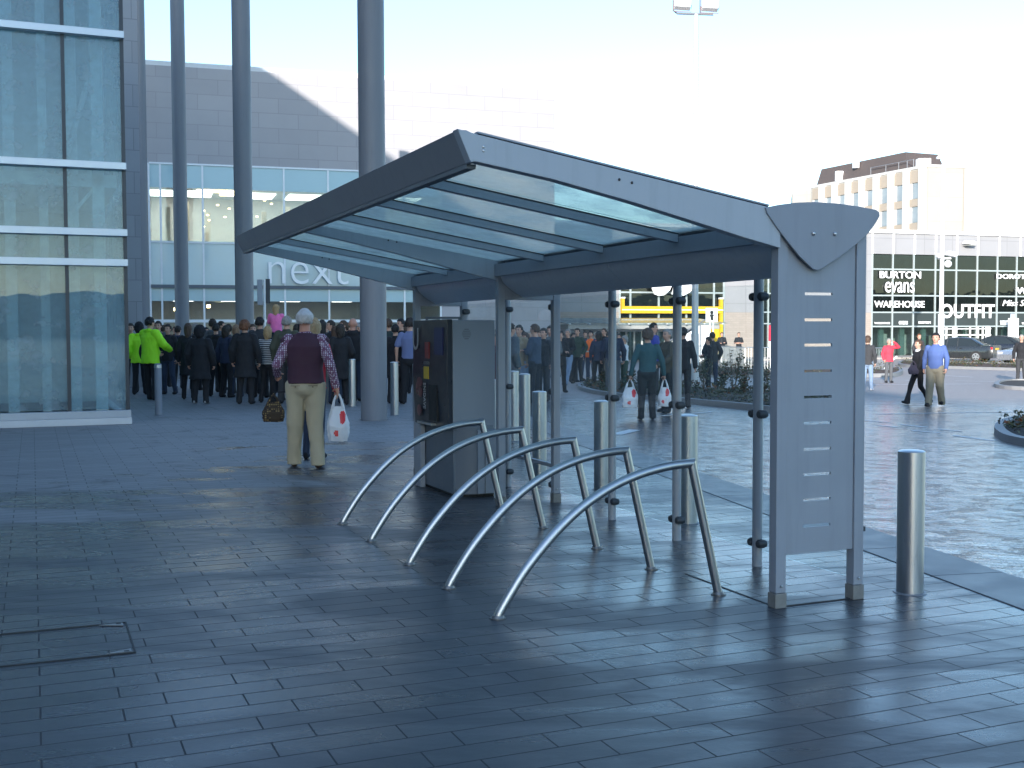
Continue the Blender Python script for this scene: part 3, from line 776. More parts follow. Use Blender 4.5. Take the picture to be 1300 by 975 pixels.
# plant room
b = MB(); u = q.normalized(); n_ = Vector((-u.y, u.x, 0)); n_ = n_ if n_.x > 0 else -n_
def tp(a, c): v = u*a+n_*c; return (v.x, v.y)
zp = at(1095, 203, 160).z
def frus(pb, pt, z0, z1):
    i0 = b._p([(x, y, z0) for x, y in pb]); i1 = b._p([(x, y, z1) for x, y in pt]); n = len(pb)
    for i in range(n): b.face((i0+i, i0+(i+1) % n, i1+(i+1) % n, i1+i))
    b.face([i1+i for i in range(n)]); b.face([i0+n-1-i for i in range(n)])
frus([tp(5.0,1.0), tp(LL,1.0), tp(LL,8), tp(5.0,8)], [tp(5.6,1.3), tp(LL-.8,1.3), tp(LL-.8,7), tp(5.6,7)], ZT+.36, zp+.4)
b.build('plant_room', pm('brown_cladding', (.075,.06,.058), .7, 0, .1, 1), ot)
b = MB()
v = Vector(tp(18.6, .8)); b.box(v.x-.5, v.x+.9, v.y-.3, v.y+.3, ZT+.5, ZT+1.9)
b.build('vent_box', WHITE, ot); b = MB()
v = Vector(tp(15.0, .8)); b.box(v.x-.4, v.x+.4, v.y-.3, v.y+.3, ZT+1.9, ZT+3.4)
b.build('vent_box', WHITE, ot); b = MB()
v = Vector(tp(2.6, 1.6)); b.box(v.x-.8, v.x+.8, v.y-.6, v.y+.6, ZT+.36, ZT+1.5)
b.build('vent_box', WHITE, ot)
b = MB()
for a in (3.2, 4.4, 6.0, 8.5, 11.5): v = Vector(tp(a, .5)); b.cyl((v.x,v.y,ZT+.3), (v.x,v.y,ZT+1.5), .05, .05, 6)
v0, v1 = tp(3.2,.5), tp(11.5,.5); b.tube([(v0[0],v0[1],ZT+1.45), (v1[0],v1[1],ZT+1.45)], .05, 6)
v = Vector(tp(9, 3)); b.cyl((v.x,v.y,zp), (v.x,v.y,zp+1.2), .04, .04, 6)
b.build('roof_railing', GREYM, ot)
# lower wing to the left
p0 = at(1006, 243, 176); p1 = at(1037, 240, 173)
b = MB(); b.prism([(p0.x-C0[0], p0.y-C0[1]), (p1.x-C0[0], p1.y-C0[1]), (p1.x-C0[0]+2, p1.y-C0[1]+9), (p0.x-C0[0]+2, p0.y-C0[1]+9)], p0.z, 'z', 0); b.build('side_wing', CREAM, ot)
b = MB(); v0, v1 = Vector((r_.x*.55, r_.y*.55-.06)), Vector((r_.x, r_.y-.06)); b.box(v0.x, v1.x+.05, v0.y-.12, v0.y, 0, ZT-.05); b.build('corner_panel', pm('tan_concrete', (.31,.29,.26), .7, 0, .08, .3), ot)
# ================================================================== cycle shelter
CLMP = pm('clamp_plastic', (.045,.052,.062), .5, 0, .1)
OX, OY = 1.4723, 6.3012
W_, LM, LF = .609, 4.10, 6.55
def uv(u, v, z=0): return Vector((OX+u*math.cos(TH)-v*math.sin(TH), OY+u*math.sin(TH)+v*math.cos(TH), z))
def to_uv(p): dx, dy = p.x-OX, p.y-OY; return dx*math.cos(TH)+dy*math.sin(TH), -dx*math.sin(TH)+dy*math.cos(TH)
def P0(px, py, v=0.0): q = uv(0, v); return onp((q.x, q.y), TH, px, py)    # pixel -> (u, z) in the plane v
sh = empty('cycle_shelter', (OX, OY, 0), TH, 'grey steel cycle shelter with sloping glass roof over the five bike hoops', 'shelter')
PT = .068
zpt = P0(984, 300)[1]
def post(u, v, h, shoe=True):
    b = MB(); b.box(u, u+PT, v, v+PT, .085 if shoe else 0, h); o = b.build('post', STEEL, sh, bevel=.004)
    if shoe:
        b = MB(); b.box(u-.004, u+PT+.004, v-.004, v+PT+.004, 0, .083); b.build('foot', pm('worn_foot', (.20,.20,.19), .6, .1, .3, 30), o, bevel=.003)
        b = MB(); b.ell((u+PT/2, v-.006, .125), (.008,.006,.008), 8, 6); b.build('bolt', STAIN, o, smooth=True)
ztop = 2.13
for v in (0, LM, LF-PT): post(0, v, ztop+.05)
post(W_-PT, 0, 2.12); 
for v in (LM, LF-PT): post(W_-PT, v, 2.0)
# end panel with ten slots cut through
zb0 = P0(999, 705)[1]
sl = [P0(1040, y)[1] for y in (373, 406, 438, 471, 504, 537, 570, 602, 634, 667)]
ua, ub = P0(1023, 438)[0], P0(1058, 438)[0]
b = MB(); p0, p1 = PT+.003, W_-PT-.003
b.box(p0, ua, .012, .024, zb0, 2.15); b.box(ub, p1, .012, .024, zb0, 2.15)
zz = 2.15
for z in sl: b.box(ua, ub, .012, .024, z+.008, zz); zz = z-.008
b.box(ua, ub, .012, .024, zb0, zz); b.build('end_panel', STEEL, sh)
# fan shaped cap over the panel
pts = [(968,264),(985,260.5),(1005,258),(1030,257),(1060,259),(1085,262.5),(1108,267),(1112,270),(1112.5,275),(1108,283),(1098,297),(1080,313),(1060,328),(1040,341),(1034,343.5),(1028,342),(1012,327),(995,306),(980,286),(970,271)]
poly = [P0(*q) for q in pts]
b = MB(); b.prism(poly, .014, 'y', -.030); cap = b.build('end_cap', steelmat('cap_steel', (.255,.28,.325)), sh, bevel=.003)
for x, y in ((1028,297),(1055,297.5)):
    u, z = P0(x, y); b = MB(); b.ell((u, -.034, z), (.012,.010,.012), 12, 8); b.build('bolt', STAIN, cap, smooth=True)
for v, s in ((LF+.012, 1),):
    b = MB(); b.prism(poly, .014, 'y', v); b.build('end_cap', STEEL, sh, bevel=.003)
# trough along the back under the roof
uL, zL = P0(972, 268); uB, zB = P0(1031, 342)
uR, zR = P0(1108, 276)
prof = []
n = 8
for i in range(n+1):
    t = i/n; prof.append((.005+(uB-.005)*t, 2.07+(zB-.035-2.07)*(t**.55)))
for i in range(1, 7):
    t = i/6; prof.append((uB+(uR-.04-uB)*t, zB-.035+(2.13-zB+.035)*(t**1.3)))
inner = [(u*.97+.008, z+.01) for u, z in prof][::-1]
TROF = steelmat('trough_steel', (.56,.61,.66), .38, .10)  # lighter than the other shelter steel: ground bounce painted into the colour
for v0, v1 in ((PT+.02, 2.052), (2.058, LM-.02), (LM+PT+.02, LF-PT-.02)):
    b = MB(); b.prism(prof+inner, v1-v0, 'y', v0); b.build('trough', TROF, sh, smooth=True, angle=50)
# roof: arms, fascia, rafters, panes
tipT, tipB = P0(580, 165), P0(597, 204)
def rz(u):   # top of arms
    a = P0(607, 172); c = P0(968, 262); return a[1]+(c[1]-a[1])*(u-a[0])/(c[0]-a[0])
ut = P0(607, 172)[0]
arm = [P0(597,171), P0(968,262), (PT-.001, ztop+.05), (PT-.001, P0(981,315)[1]), P0(981,315), P0(940,301), P0(892,286), P0(800,256), P0(700,227), P0(606,204)]
arm = [(tipT[0]-.004, tipT[1]+.004), (ut+.0, rz(ut)), (0.0, rz(0.0)), (0.0, P0(981,315)[1]), P0(940,301), P0(892,285.5), P0(800,256.5), P0(700,228), (tipB[0]+.02, P0(604,204)[1]-.006), (tipB[0]-.004, tipB[1]-.010)]
for v in (0.002, LM+.004, LF-.058):
    b = MB(); b.prism(arm if v < 1 else arm[1:-2]+[(ut+.01, P0(604,204)[1])], .052+(.02 if v < 1 else 0), 'y', v-(.02 if v < 1 else 0)); a_ = b.build('roof_arm', steelmat('arm_steel', (.37,.41,.455), .40, .10), sh, bevel=.003)
    for x, y in ((784,228.5),(800,232.5),(612,187),(612,192)):
        u, z = P0(x, y); b = MB(); b.ell((u, v-(.022 if v < 1 else .002), z), (.0075,.004,.0075), 10, 6); b.build('bolt', BLACKP if x > 700 else STAIN, a_)
    b = MB(); c = [(ut, rz(ut)+.012), (-.06, rz(-.06)+.012), (-.06, rz(-.06)+.021), (ut, rz(ut)+.021)]
    b.prism(c, .05, 'y', v+.001); b.build('capping', STEEL, a_)
    b = MB(); b.box(ut+.01, -.06, v+.005, v+.04, 0, .01) if False else b.prism([(ut+.01, rz(ut)+.0005), (-.06, rz(-.06)+.0005), (-.06, rz(-.06)+.0115), (ut+.01, rz(ut)+.0115)], .03, 'y', v+.01); b.build('gasket', BLACKP, a_)
fas = [tipT, (tipT[0]+.05, tipT[1]+.004), (ut+.005, rz(ut)-.002), (tipB[0]+.03, tipB[1]-.006), (tipB[0], tipB[1]-.008)]
b = MB(); b.prism(fas, LF-.004, 'y', .004); b.build('fascia', steelmat('fascia_steel', (.24,.26,.285), .5), sh, bevel=.003)
b = MB(); b.box(tipB[0]+.0, tipB[0]+.05, .054, LF-.06, tipB[1]-.03, tipB[1]-.0085); b.build('drip_lip', STEEL_D, sh)
b = MB(); zb_r = P0(864, 295)[1]
b.box(-.035, .0, PT, LM, ztop-.085, ztop+.02); b.box(-.035, 0, LM+PT, LF-PT, ztop-.085, ztop+.02); b.build('rear_beam', STEEL, sh, bevel=.003)
u_in = tipB[0]+.03
for v in (1.025, 2.05, 3.075, LM+1.26):
    b = MB(); z0, z1 = rz(u_in)-.062, rz(-.03)-.058
    b.prism([(u_in, z0), (-.036, z1), (-.036, z1-.05), (u_in, z0-.05)], .056, 'y', v-.028); o = b.build('rafter', MATS['arm_steel'], sh, bevel=.002)
    b = MB(); b.prism([(u_in, z0+.008), (-.036, z1+.008), (-.036, z1+.001), (u_in, z0+.001)], .062, 'y', v-.031); b.build('gasket', BLACKP, o)
RG = glass('roof_glass', (.88,.95,.92), 1.25, .03, .46, .02, (.80,.86,.81))
vs = [0.056, 1.025, 2.05, 3.075, LM+.002, LM+1.26, LF-.06]
vs2 = [(.058, 1.022), (1.028, 2.047), (2.053, 3.072), (3.078, LM), (LM+.06, LM+1.257), (LM+1.263, LF-.062)]
for v0, v1 in vs2:
    b = MB(); z0, z1 = rz(u_in)-.045, rz(-.005)-.041
    b.prism([(u_in, z0), (.02, z1), (.02, z1+.008), (u_in, z0+.008)], v1-v0, 'y', v0); b.build('roof_pane', RG, sh)
lid = [(uL, zL)]+[(.012+(uR-.012)*i/10, zL-.012+(zR-zL+.012)*i/10+.045*math.sin(math.pi*i/10)) for i in range(11)]+[(uR, zR-.012)]
lid2 = [(u*.985+.004, z-.012) for u, z in lid[1:-1]][::-1]
b = MB(); b.prism(lid[1:-1]+lid2, LF-.07, 'y', .058); b.build('trough_lid', STEEL, sh)
# rear screen: round posts with clamps, clear panes, rails
RGL = glass('screen_glass', (.95,.975,.975), 1.33, .005, .012, .0, (.5,.56,.6))
ub_ = .592
tubes = [1.0227*k for k in (1, 2, 3)]+[5.30]
for v in tubes:
    b = MB(); b.cyl((ub_, v, 0), (ub_, v, 2.1), .033, .033, 20); o = b.build('screen_post', pm('tube_paint', (.32,.355,.40), .36, .1, .02), sh, smooth=True)
    for z in (.155, 1.01, 1.78):
        for s in (-1, 1):
            b = MB(); b.rbox((ub_-.0, v+s*.044, z), (.045, .035, .055)); b.cyl((ub_-.034, v+s*.048, z), (ub_+.034, v+s*.048, z), .024, .024, 14); b.build('clamp', CLMP, o, bevel=.006)
for v in (LM, LF-PT):
    for z in (.155, 1.01, 1.78):
        b = MB(); b.rbox((W_-.03, v+(PT+.03 if v < 5 else -.03), z), (.05,.05,.06)); b.cyl((W_-.07, v+(PT+.03 if v < 5 else -.03), z), (W_+.01, v+(PT+.03 if v < 5 else -.03), z), .026,.026,14); b.build('clamp', CLMP, sh, bevel=.006)
b = MB(); b.rbox((W_-PT-.012, .09, .42), (.03,.03,.07)); b.rbox((W_+.02, .05, .40), (.05,.03,.03)); b.build('clamp', CLMP, sh, bevel=.004)
edges = [PT, tubes[0], tubes[1], tubes[2], LM, LM+PT, tubes[3], LF-PT]
for v0, v1 in ((PT,tubes[0]),(tubes[0],tubes[1]),(tubes[1],tubes[2]),(tubes[2],LM),(LM+PT,tubes[3]),(tubes[3],LF-PT)):
    b = MB(); b.box(ub_-.004, ub_+.004, v0+.045, v1-.045, .11, 1.86); b.build('screen_pane', RGL, sh)
for v in (LM, LF-PT):
    b = MB(); b.box(PT, W_-PT, v+.005, v+PT-.005, 1.84, 1.99); b.build('header', STEEL, sh, bevel=.003)
b = MB(); b.box(.12, W_-PT-.02, LF-PT-.02, LF-PT+.0, 1.70, 1.725); b.box(.12, .145, LF-PT-.02, LF-PT+.0, 1.42, 1.70); b.box(W_-PT-.045, W_-PT-.02, LF-PT-.02, LF-PT, 1.42, 1.70); b.build('frame_rail', STEEL_D, sh)
b = MB(); b.box(ub_-.02, ub_+.02, LM+PT, tubes[3]-.03, .31, .345); b.build('low_rail', STEEL, sh, bevel=.003)
b = MB(); b.box(PT+.01, W_-PT-.01, .02, .036, .0015, .006); b.box(.02,.032,PT+.02,1.0,.0015,.004); b.build('floor_channel', pm('channel', (.02,.022,.025), .5), sh)
# ================================================================== bike hoops
u1, u2 = -1.515, -.108
hv = [.4253, 1.2164, 1.9934, 2.9278, 3.7757]
hp = [P0(x, y, hv[0]) for x, y in ((632,782),(646,757),(664,728),(685,700),(710,671),(740,643),(775,619),(812,602),(848,592),(878,588))]
topc = hp[-1]
ends = P0(912, 750, hv[0])
labs = ['brushed steel bike hoop nearest the viewer, in front of all the others', 'second bike hoop from the viewer, just behind the nearest one', 'middle bike hoop with two on each side of it', 'fourth bike hoop from the viewer, in front of the farthest one', 'farthest bike hoop, whose corner stands in front of the dark kiosk']
def smooth_curve(ps, n=6):
    out = []
    for i in range(len(ps)-1):
        a = ps[max(i-1,0)]; b_ = ps[i]; c = ps[i+1]; d = ps[min(i+2,len(ps)-1)]
        for k in range(n):
            t = k/n
            out.append(tuple(.5*((2*b_[j])+(-a[j]+c[j])*t+(2*a[j]-5*b_[j]+4*c[j]-d[j])*t*t+(-a[j]+3*b_[j]-3*c[j]+d[j])*t**3) for j in (0,1)))
    out.append(ps[-1]); return out
cur = smooth_curve(hp)
cur[0] = (cur[0][0], .0)
RT = .026
b1 = MB()
pts = [Vector((u-cur[0][0], 0, z)) for u, z in cur]
legx = ends[0]-cur[0][0]; tx = topc[0]-cur[0][0]; tz = topc[1]
# mitred corner
dirb = (Vector((legx,0,0))-Vector((tx,0,tz))).normalized(); dira = (pts[-1]-pts[-3]).normalized()
mit = (dira+dirb).normalized()
rs = []
for i, p in enumerate(pts):
    a = pts[max(i-1,0)]; c = pts[min(i+1,len(pts)-1)]
    rs.append(b1.ring(p, (c-a), RT, 18, up=(0,1,0)))
def mring(p, d, nrm):
    base = b1.ring(p, d, RT, 18, up=(0,1,0)); out = []
    for q in base:
        t = (p-q).dot(nrm)/d.dot(nrm); out.append(q+d*t)
    return out
rs[-1] = mring(pts[-1], dira, mit)
b1.rings(rs)
arc_me = b1.mesh('arched_tube', STAIN, True, 40)
b2 = MB(); p_top = pts[-1]; r0 = mring(p_top, dirb, mit); r1 = b2.ring(Vector((legx,0,0.0)), dirb, RT, 18, up=(0,1,0)); b2.rings([r0, r1]); leg_me = b2.mesh('leg', STAIN, True, 40)
b3 = MB(); b3.cyl((0,0,0.0), (0,0,.006), .045, .045, 20); b3.cyl((0,0,.006), (0,0,.018), .036, .03, 20); fl_me = b3.mesh('base_flange', pm('old_flange', (.20,.20,.20), .4, .7, .3, 30), True, 40)
for k, v in enumerate(hv):
    p = uv(cur[0][0], v)
    t = empty('bike_hoop', p, TH, labs[k], 'bike rack', 'bike hoops under the shelter')
    link('arched_tube', arc_me, t); link('leg', leg_me, t)
    f = link('base_flange', fl_me, t); f = link('base_flange', fl_me, t); f.location = (legx, 0, 0)
# ================================================================== kiosk
ks = uv(-.235, 4.78)
kk_ = empty('ticket_kiosk', ks, TH, 'tall grey kiosk with glossy black screen front and curved base inside the shelter', 'kiosk')
KG = pm('kiosk_grey', (.20,.235,.28), .5, 0, .05, 2, .08, 260)
kw, kl, kh, kb = .48, 1.02, 1.67, .64
b = MB(); b.box(.05, kw, 0, kl, kb, kh); b.build('cabinet', KG, kk_, bevel=.008)
KBL = pm('kiosk_black', (.018,.024,.036), .32, 0, .1, spec=.3)
b = MB(); b.prism([(0.012, kb-.0), (.048, kb), (.048, kh+.006), (-.0, kh+.006), (-.01, kb+.5)], kl+.01, 'y', -.005); fp = b.build('front_panel', KBL, kk_, bevel=.004)
# curved base
b = MB(); ring_t = []; ring_b = []
pl = []
for i in range(13):
    a = R(180+i*15); pl.append((.27+.22*math.cos(a)*1.0, .02+.32*math.sin(a)*.35))
base = [(.06,0.02)]+[(.06+.02+(kw-.08)*(i/12), .02-.10*math.sin(math.pi*i/12)) for i in range(13)]+[(kw-.01,.02), (kw-.01, kl-.02), (.06, kl-.02)]
b.prism(base, kb-.002, 'z', .03); b.build('base', pm('kiosk_base', (.13,.155,.185), .5, 0, .06), kk_, smooth=True)
b = MB(); b.box(.26, kw-.003, -.012-.09, .0, .035, kb-.004); b.build('access_door', KG, kk_, bevel=.004)
b = MB(); b.box(.33, .334, -.105, -.1025, .04, kb-.02); b.build('door_gap', DARK, kk_)
b = MB(); b.box(.0, .05, kl-.2, kl, .0, kb-.004); b.build('side_leg', STEEL, kk_, bevel=.004)
b = MB(); b.box(.075, kw-.02, .0, kl-.02, 0, .03); b.build('plinth', DARK, kk_)
b = MB()
for i in range(6):
    w2 = .035*math.sin(math.pi*(i+.7)/6.4)+.01; b.box(.19-w2, .19+w2, -.003, .0, kh-.18+i*.018, kh-.174+i*.018)
b.build('vent', pm('vent_dark', (.08,.095,.12), .6), kk_)
# things on the black front (it faces -u); build in the plane x = -.012
def fbox(n_, m, y0, y1, z0, z1, par, d=.004, x=-.012):
    b = MB(); b.box(x-d, x+.02, y0, y1, z0, z1); return b.build(n_, m, par)
fbox('screen', emit('kiosk_screen', (.012,.018,.07), .04), .10, .34, 1.34, 1.60, fp)
fbox('label_plate', pm('yellow_label', (.55,.38,.03), .4), .52, .66, 1.10, 1.22, fp)
fbox('notice', pm('red_notice', (.22,.03,.03), .4), .50, .62, 1.30, 1.46, fp)
fbox('card_reader', pm('reader_grey', (.10,.11,.12), .4), .5, .66, 1.24, 1.27, fp)
fbox('tray', STAIN, .36, .80, .655, .675, fp, d=.03)
fbox('screen_recess', DARK, .28, .52, .70, 1.05, fp, d=.001)
def ftext(t, y0, y1, z0, z1, m, vertical=False, off=0.0):
    me = text_mesh(t, 1.0, .004, off)
    if vertical:
        for v in me.vertices: v.co = Vector((v.co.z, v.co.y, -v.co.x))
    xs = [v.co.x for v in me.vertices]; zs = [v.co.z for v in me.vertices]; a, b_, c, d = min(xs), max(xs), min(zs), max(zs)
    for v in me.vertices:
        y = y1-(v.co.x-a)/(b_-a)*(y1-y0); v.co = Vector((-.017+v.co.y*.5, y, z0+(v.co.z-c)/(d-c)*(z1-z0)))
    me.materials.clear(); me.materials.append(m); link('lettering', me, fp)
LTG = pm('silver_print', (.30,.32,.35), .4)
ftext('U', .82, .99, 1.38, 1.60, LTG)
ftext('SNIDAVE', .60, .67, .80, 1.06, LTG, True)
for (y, z, ry, rz_) in ((.80,1.06,.09,.05), (.86,1.0,.06,.07), (.78,.96,.07,.05), (.82,.78,.07,.06)):
    b = MB(); b.ell((-.0125, y, z), (.003, ry, rz_), 14, 8); b.build('graphic', pm('dull_red_print', (.10,.025,.035), .3), fp)
# ================================================================== bollards
bl = [(1155,752,34,572,'stainless bollard at the right, beside the slotted end panel'),
      (873,664,15,527,'stainless bollard seen behind the glass screen post left of the slotted panel'),
      (764,622,19,509,'stainless bollard beyond the glass screen, just left of the woman with two bags'),
      (685,604,20,497,'wide stainless bollard in the shelter opening, right one of a close pair'),
      (666,570,15,474,'taller stainless bollard of the close pair behind the shelter posts'),
      (652,560,14,469,'far stainless bollard mostly hidden behind the taller one of the close pair'),
      (626,590,11,482,'stainless bollard showing in the gap between kiosk and middle post'),
      (529.5,533,9,460,'stainless bollard half hidden by the kiosk, in front of the blue shirted man'),
      (501,527,11,458,'stainless bollard just right of the widest round column'),
      (447.5,516,10,456,'stainless bollard between the bald man and the widest column'),
      (419,512,9,456,'stainless bollard behind the carrier bag of the grey haired man')]
proto = None
for x, y, w, yt, lb in bl:
    p = pg(x, y); D = p.y; r = .078; h = at(x, yt, D).z-p.z; h = min(max(h, .84), 1.0)
    t = empty('bollard', (p.x, p.y, p.z), random.uniform(0, 3), lb, 'bollard', 'stainless bollards along the kerb and the plaza')
    if proto is None:
        b = MB(); b.cyl((0,0,.0), (0,0,.984), r, r, 40); shaft = b.mesh('shaft', brushed('stainless_bollard', (.50,.51,.53), .32), True, 40)
        b = MB(); b.ell((0,0,.984), (r,r,.014), 32, 6); capm = b.mesh('cap', STAIN, True, 60)
        b = MB(); b.cyl((0,0,0), (0,0,.006), r+.02, r+.016, 32); collar = b.mesh('collar', GREYM, True, 40); proto = 1
    link('shaft', shaft, t); link('cap', capm, t); link('collar', collar, t)
    t.scale = (1, 1, h/.99)
p = pg(201.5, 527); t = empty('bollard', p, 0, 'grey painted bollard with a silver band near the glass building, below the bright yellow jackets', 'bollard', 'stainless bollards along the kerb and the plaza')
b = MB(); b.cyl((0,0,0), (0,0,.97), .068, .068, 28); b.ell((0,0,.97), (.068,.068,.015), 28, 6); b.build('shaft', pm('bollard_paint', (.19,.21,.25), .5), t, smooth=True, angle=50)
b = MB(); b.cyl((0,0,.90), (0,0,.955), .0705, .0705, 28); b.build('band', STAIN, t, smooth=True)
# access cover in the paving
cpx = [(0,793),(155,791),(173,829),(0,845)]
P_ = [_flat(x, y) for x, y in cpx]
u0, v0 = to_uv(P_[2]); u9, v9 = to_uv(P_[0])
ac = empty('access_cover', uv(u0, v0), TH, 'square recessed access cover with corner lifting plates in the dark paving, lower left', 'cover')
aw, al_ = 1.12, .40
v_back = to_uv(P_[1])[1]-v0
b = MB(); fr = .007
b.box(-aw, 0, 0, fr, .001, .006); b.box(-aw, 0, v_back-fr, v_back, .001, .006); b.box(-fr, 0, fr, v_back-fr, .001, .006); b.box(-aw, -aw+fr, fr, v_back-fr, .001, .006)
b.build('edge_frame', pm('cover_edge', (.022,.024,.027), .5, .3), ac)
for x, y, sx_, sy_ in ((-.02,.02,-1,1), (-.02,v_back-.02,-1,-1), (-aw+.02,.02,1,1), (-aw+.02,v_back-.02,1,-1)):
    b = MB(); b.prism([(x, y), (x+sx_*.12, y), (x, y+sy_*.055)], .004, 'z', .003); o = b.build('lifting_plate', pm('plate_metal', (.26,.27,.28), .35, .6), ac)
    b = MB(); b.box(x+sx_*.022-.012, x+sx_*.022+.012, y+sy_*.013-.006, y+sy_*.013+.006, .0065, .0085); b.build('slot', DARK, o)
# ================================================================== masts, poles, signs, barriers
p = pg(882, 497); D = p.y
mast = empty('light_mast', p, 0, 'very tall pale light mast with four floodlights, rising behind the shelter roof', 'light mast')
zt_ = at(880, 18, D).z-p.z
MP = pm('mast_paint', (.55,.57,.58), .4, .2, .05)
b = MB(); b.cyl((0,0,0), (0,0,1.6), .11, .108, 24); b.cyl((0,0,1.6), (0,0,zt_), .095, .055, 24); b.build('pole', MP, mast, smooth=True)
b = MB(); b.cyl((0,0,0), (0,0,.03), .2, .2, 24); b.build('base_plate', GREYM, mast)
b = MB(); M = Matrix.Rotation(R(-8), 4, 'Z'); b.M = M
b.tube([(-.52,0,zt_+.04), (.46,0,zt_-.03)], .03, 10); b.tube([(-.52,0,zt_+.04), (-.62,0,zt_+.12), (-.62,0,zt_+.5)], .022, 8); b.tube([(.1,0,zt_), (.1,0,zt_+.4)], .02, 8)
b.build('crossbar', GREYM, mast)
for i, (x, z) in enumerate(((-.38,.30), (.37,.26), (-.36,.78), (.36,.76))):
    b = MB(); b.M = Matrix.Translation((x, 0, zt_+z)) @ Matrix.Rotation(R(4), 4, 'Y') @ Matrix.Rotation(R(-20), 4, 'X')
    b.box(-.22,.22,-.10,.10,-.17,.17); o = b.build('floodlight', WHITE, mast, bevel=.02)
    b = MB(); b.M = Matrix.Translation((x, 0, zt_+z)) @ Matrix.Rotation(R(4), 4, 'Y') @ Matrix.Rotation(R(-20), 4, 'X')
    b.box(-.19,.19,-.115,-.102,-.14,.13); b.build('lens', pm('flood_lens', (.5,.52,.52), .15), o)
    b = MB(); b.tube([(x-.24,0,zt_+z-.05), (x-.24,0,zt_+z-.22), (x+.24,0,zt_+z-.24), (x+.24,0,zt_+z-.05)], .012, 6); b.build('stirrup', pm('stirrup', (.25,.14,.13), .5), o)
D = 52; p = at(1194, 470, D); p.z = -.27
t = empty('camera_pole', p, 0, 'slim white pole with security cameras in front of the OUTFIT shop front', 'pole')
z2 = at(1194, 202, D).z-p.z
b = MB(); b.cyl((0,0,0), (0,0,2.6), .14, .14, 20); b.cyl((0,0,2.6), (0,0,z2), .10, .07, 20); b.build('pole', WHITE, t, smooth=True)
b = MB(); b.box(-.3,.3,-.1,.1,z2,z2+.12); b.box(.02,.34,-.09,.09,z2+.12,z2+.28); b.build('lantern', WHITE, t, bevel=.02)
zc = at(1194, 329, D).z-p.z
b = MB(); b.box(-.2,.4,-.03,.03,zc,zc+.08); b.build('bracket', WHITE, t)
b = MB(); b.M = Matrix.Translation((.36,-.1,zc+.22)) @ Matrix.Rotation(R(15), 4, 'Y'); b.box(-.2,.2,-.25,.15,-.1,.1); b.build('camera_housing', WHITE, t, bevel=.03)
b = MB(); b.M = Matrix.Translation((-.2,-.1,zc+.15)); b.box(-.12,.12,-.2,.1,-.09,.09); b.build('camera_housing', WHITE, t, bevel=.03)
b = MB(); b.ell((.24,-.1,zc-.22), (.16,.16,.17), 16, 10); b.build('camera_dome', WHITE, t, smooth=True)
D = 58; p = at(903, 455, D); p.z = -.27
t = empty('symbol_sign', p, TH2, 'square white sign with a dark figure symbol on thin posts by the yellow door', 'sign')
za, zb2 = at(903, 409, D).z-p.z, at(903, 391, D).z-p.z
b = MB(); b.cyl((-.06,.03,0), (-.06,.03,zb2), .035, .035, 10); b.cyl((.12,.03,0), (.12,.03,zb2), .035, .035, 10); b.build('post', WHITE, t, smooth=True)
b = MB(); b.box(-.33,.33,-.03,-.006,za,zb2); pn = b.build('panel', WHITE, t)
b = MB(); c = (za+zb2)/2
b.ell((0,-.034,c+.13), (.10,.004,.10), 14, 8); b.prism([(-.15,c+.03),(.15,c+.03),(.08,c-.08),(.09,c-.27),(-.05,c-.27),(-.08,c-.08)], .004, 'y', -.036); b.build('symbol', DARK, pn)
p = shop(S(1259), -.142, 2.2); t = empty('white_totem', p, TH2, 'plain white totem board standing between the parked cars and the shop doors', 'sign')
b = MB(); b.box(-.42,.42,-.05,.05,0,zr3[3]+.7); b.build('board', WHITE, t, bevel=.01)
b = MB(); b.box(-.3,.1,-.056,-.0505,2.2,2.9); b.box(-.3,.25,-.056,-.0505,1.2,1.3); b.build('print', pm('pale_print', (.45,.5,.6), .5), t)
p = shop(S(974), -.142, .8); t = empty('red_banner', p, TH2, 'narrow red and white banner board at the far wall, seen left of the slotted panel', 'sign')
zr_ = at(974, 413, 77).z-p.z
b = MB(); b.box(-.32,.5,-.04,.04,zr_*.52,zr_); b.build('red_board', pm('banner_red', (.65,.03,.06), .5), t); b = MB(); b.box(-.32,.5,-.04,.04,0,zr_*.5); b.build('white_board', WHITE, t)
b = MB(); 
for k in range(5): b.box(-.12,.02+.05*(k % 2),-.046,-.0405,zr_*.56+k*.26,zr_*.56+k*.26+.12)
b.build('print', WHITE, t)
# crowd barriers
GALV = pm('galvanised', (.50,.52,.53), .38, .6, .08)
def barrier(x0, y0, x1, y1, label, h=1.1):
    a, c = pg(x0, y0), pg(x1, y1); d = c-a; Ln = math.hypot(d.x, d.y)
    t = empty('crowd_barrier', a, math.atan2(d.y, d.x), label, 'barrier', 'galvanised crowd barriers')
    b = MB(); b.tube([(0,0,.0), (0,0,h-.04), (.05,0,h), (Ln-.05,0,h), (Ln,0,h-.04), (Ln,0,0)], .021, 8); b.tube([(0,0,.2), (Ln,0,.2)], .018, 8); b.build('frame', GALV, t, smooth=True)
    b = MB(); n = int(Ln/.13)
    for i in range(1, n): b.cyl((Ln*i/n,0,.2), (Ln*i/n,0,h), .009, .009, 6)
    b.build('bars', GALV, t, smooth=True)
    for x in (.25, Ln-.25):
        b = MB(); b.tube([(x,-.28,.012), (x,0,.10), (x,.28,.012)], .018, 8); b.build('foot', GALV, t, smooth=True)
barrier(886, 468, 915, 470, 'crowd barrier left of the two people standing by the pale brick wall')
barrier(916, 470, 945.5, 474, 'crowd barrier in front of the man with folded arms by the brick wall')
barrier(946.5, 474, 978, 475, 'crowd barrier seen just left of the slotted end panel')
barrier(1098, 473, 1132, 475.5, 'crowd barrier with a leaning strut, behind the man in the red jacket')
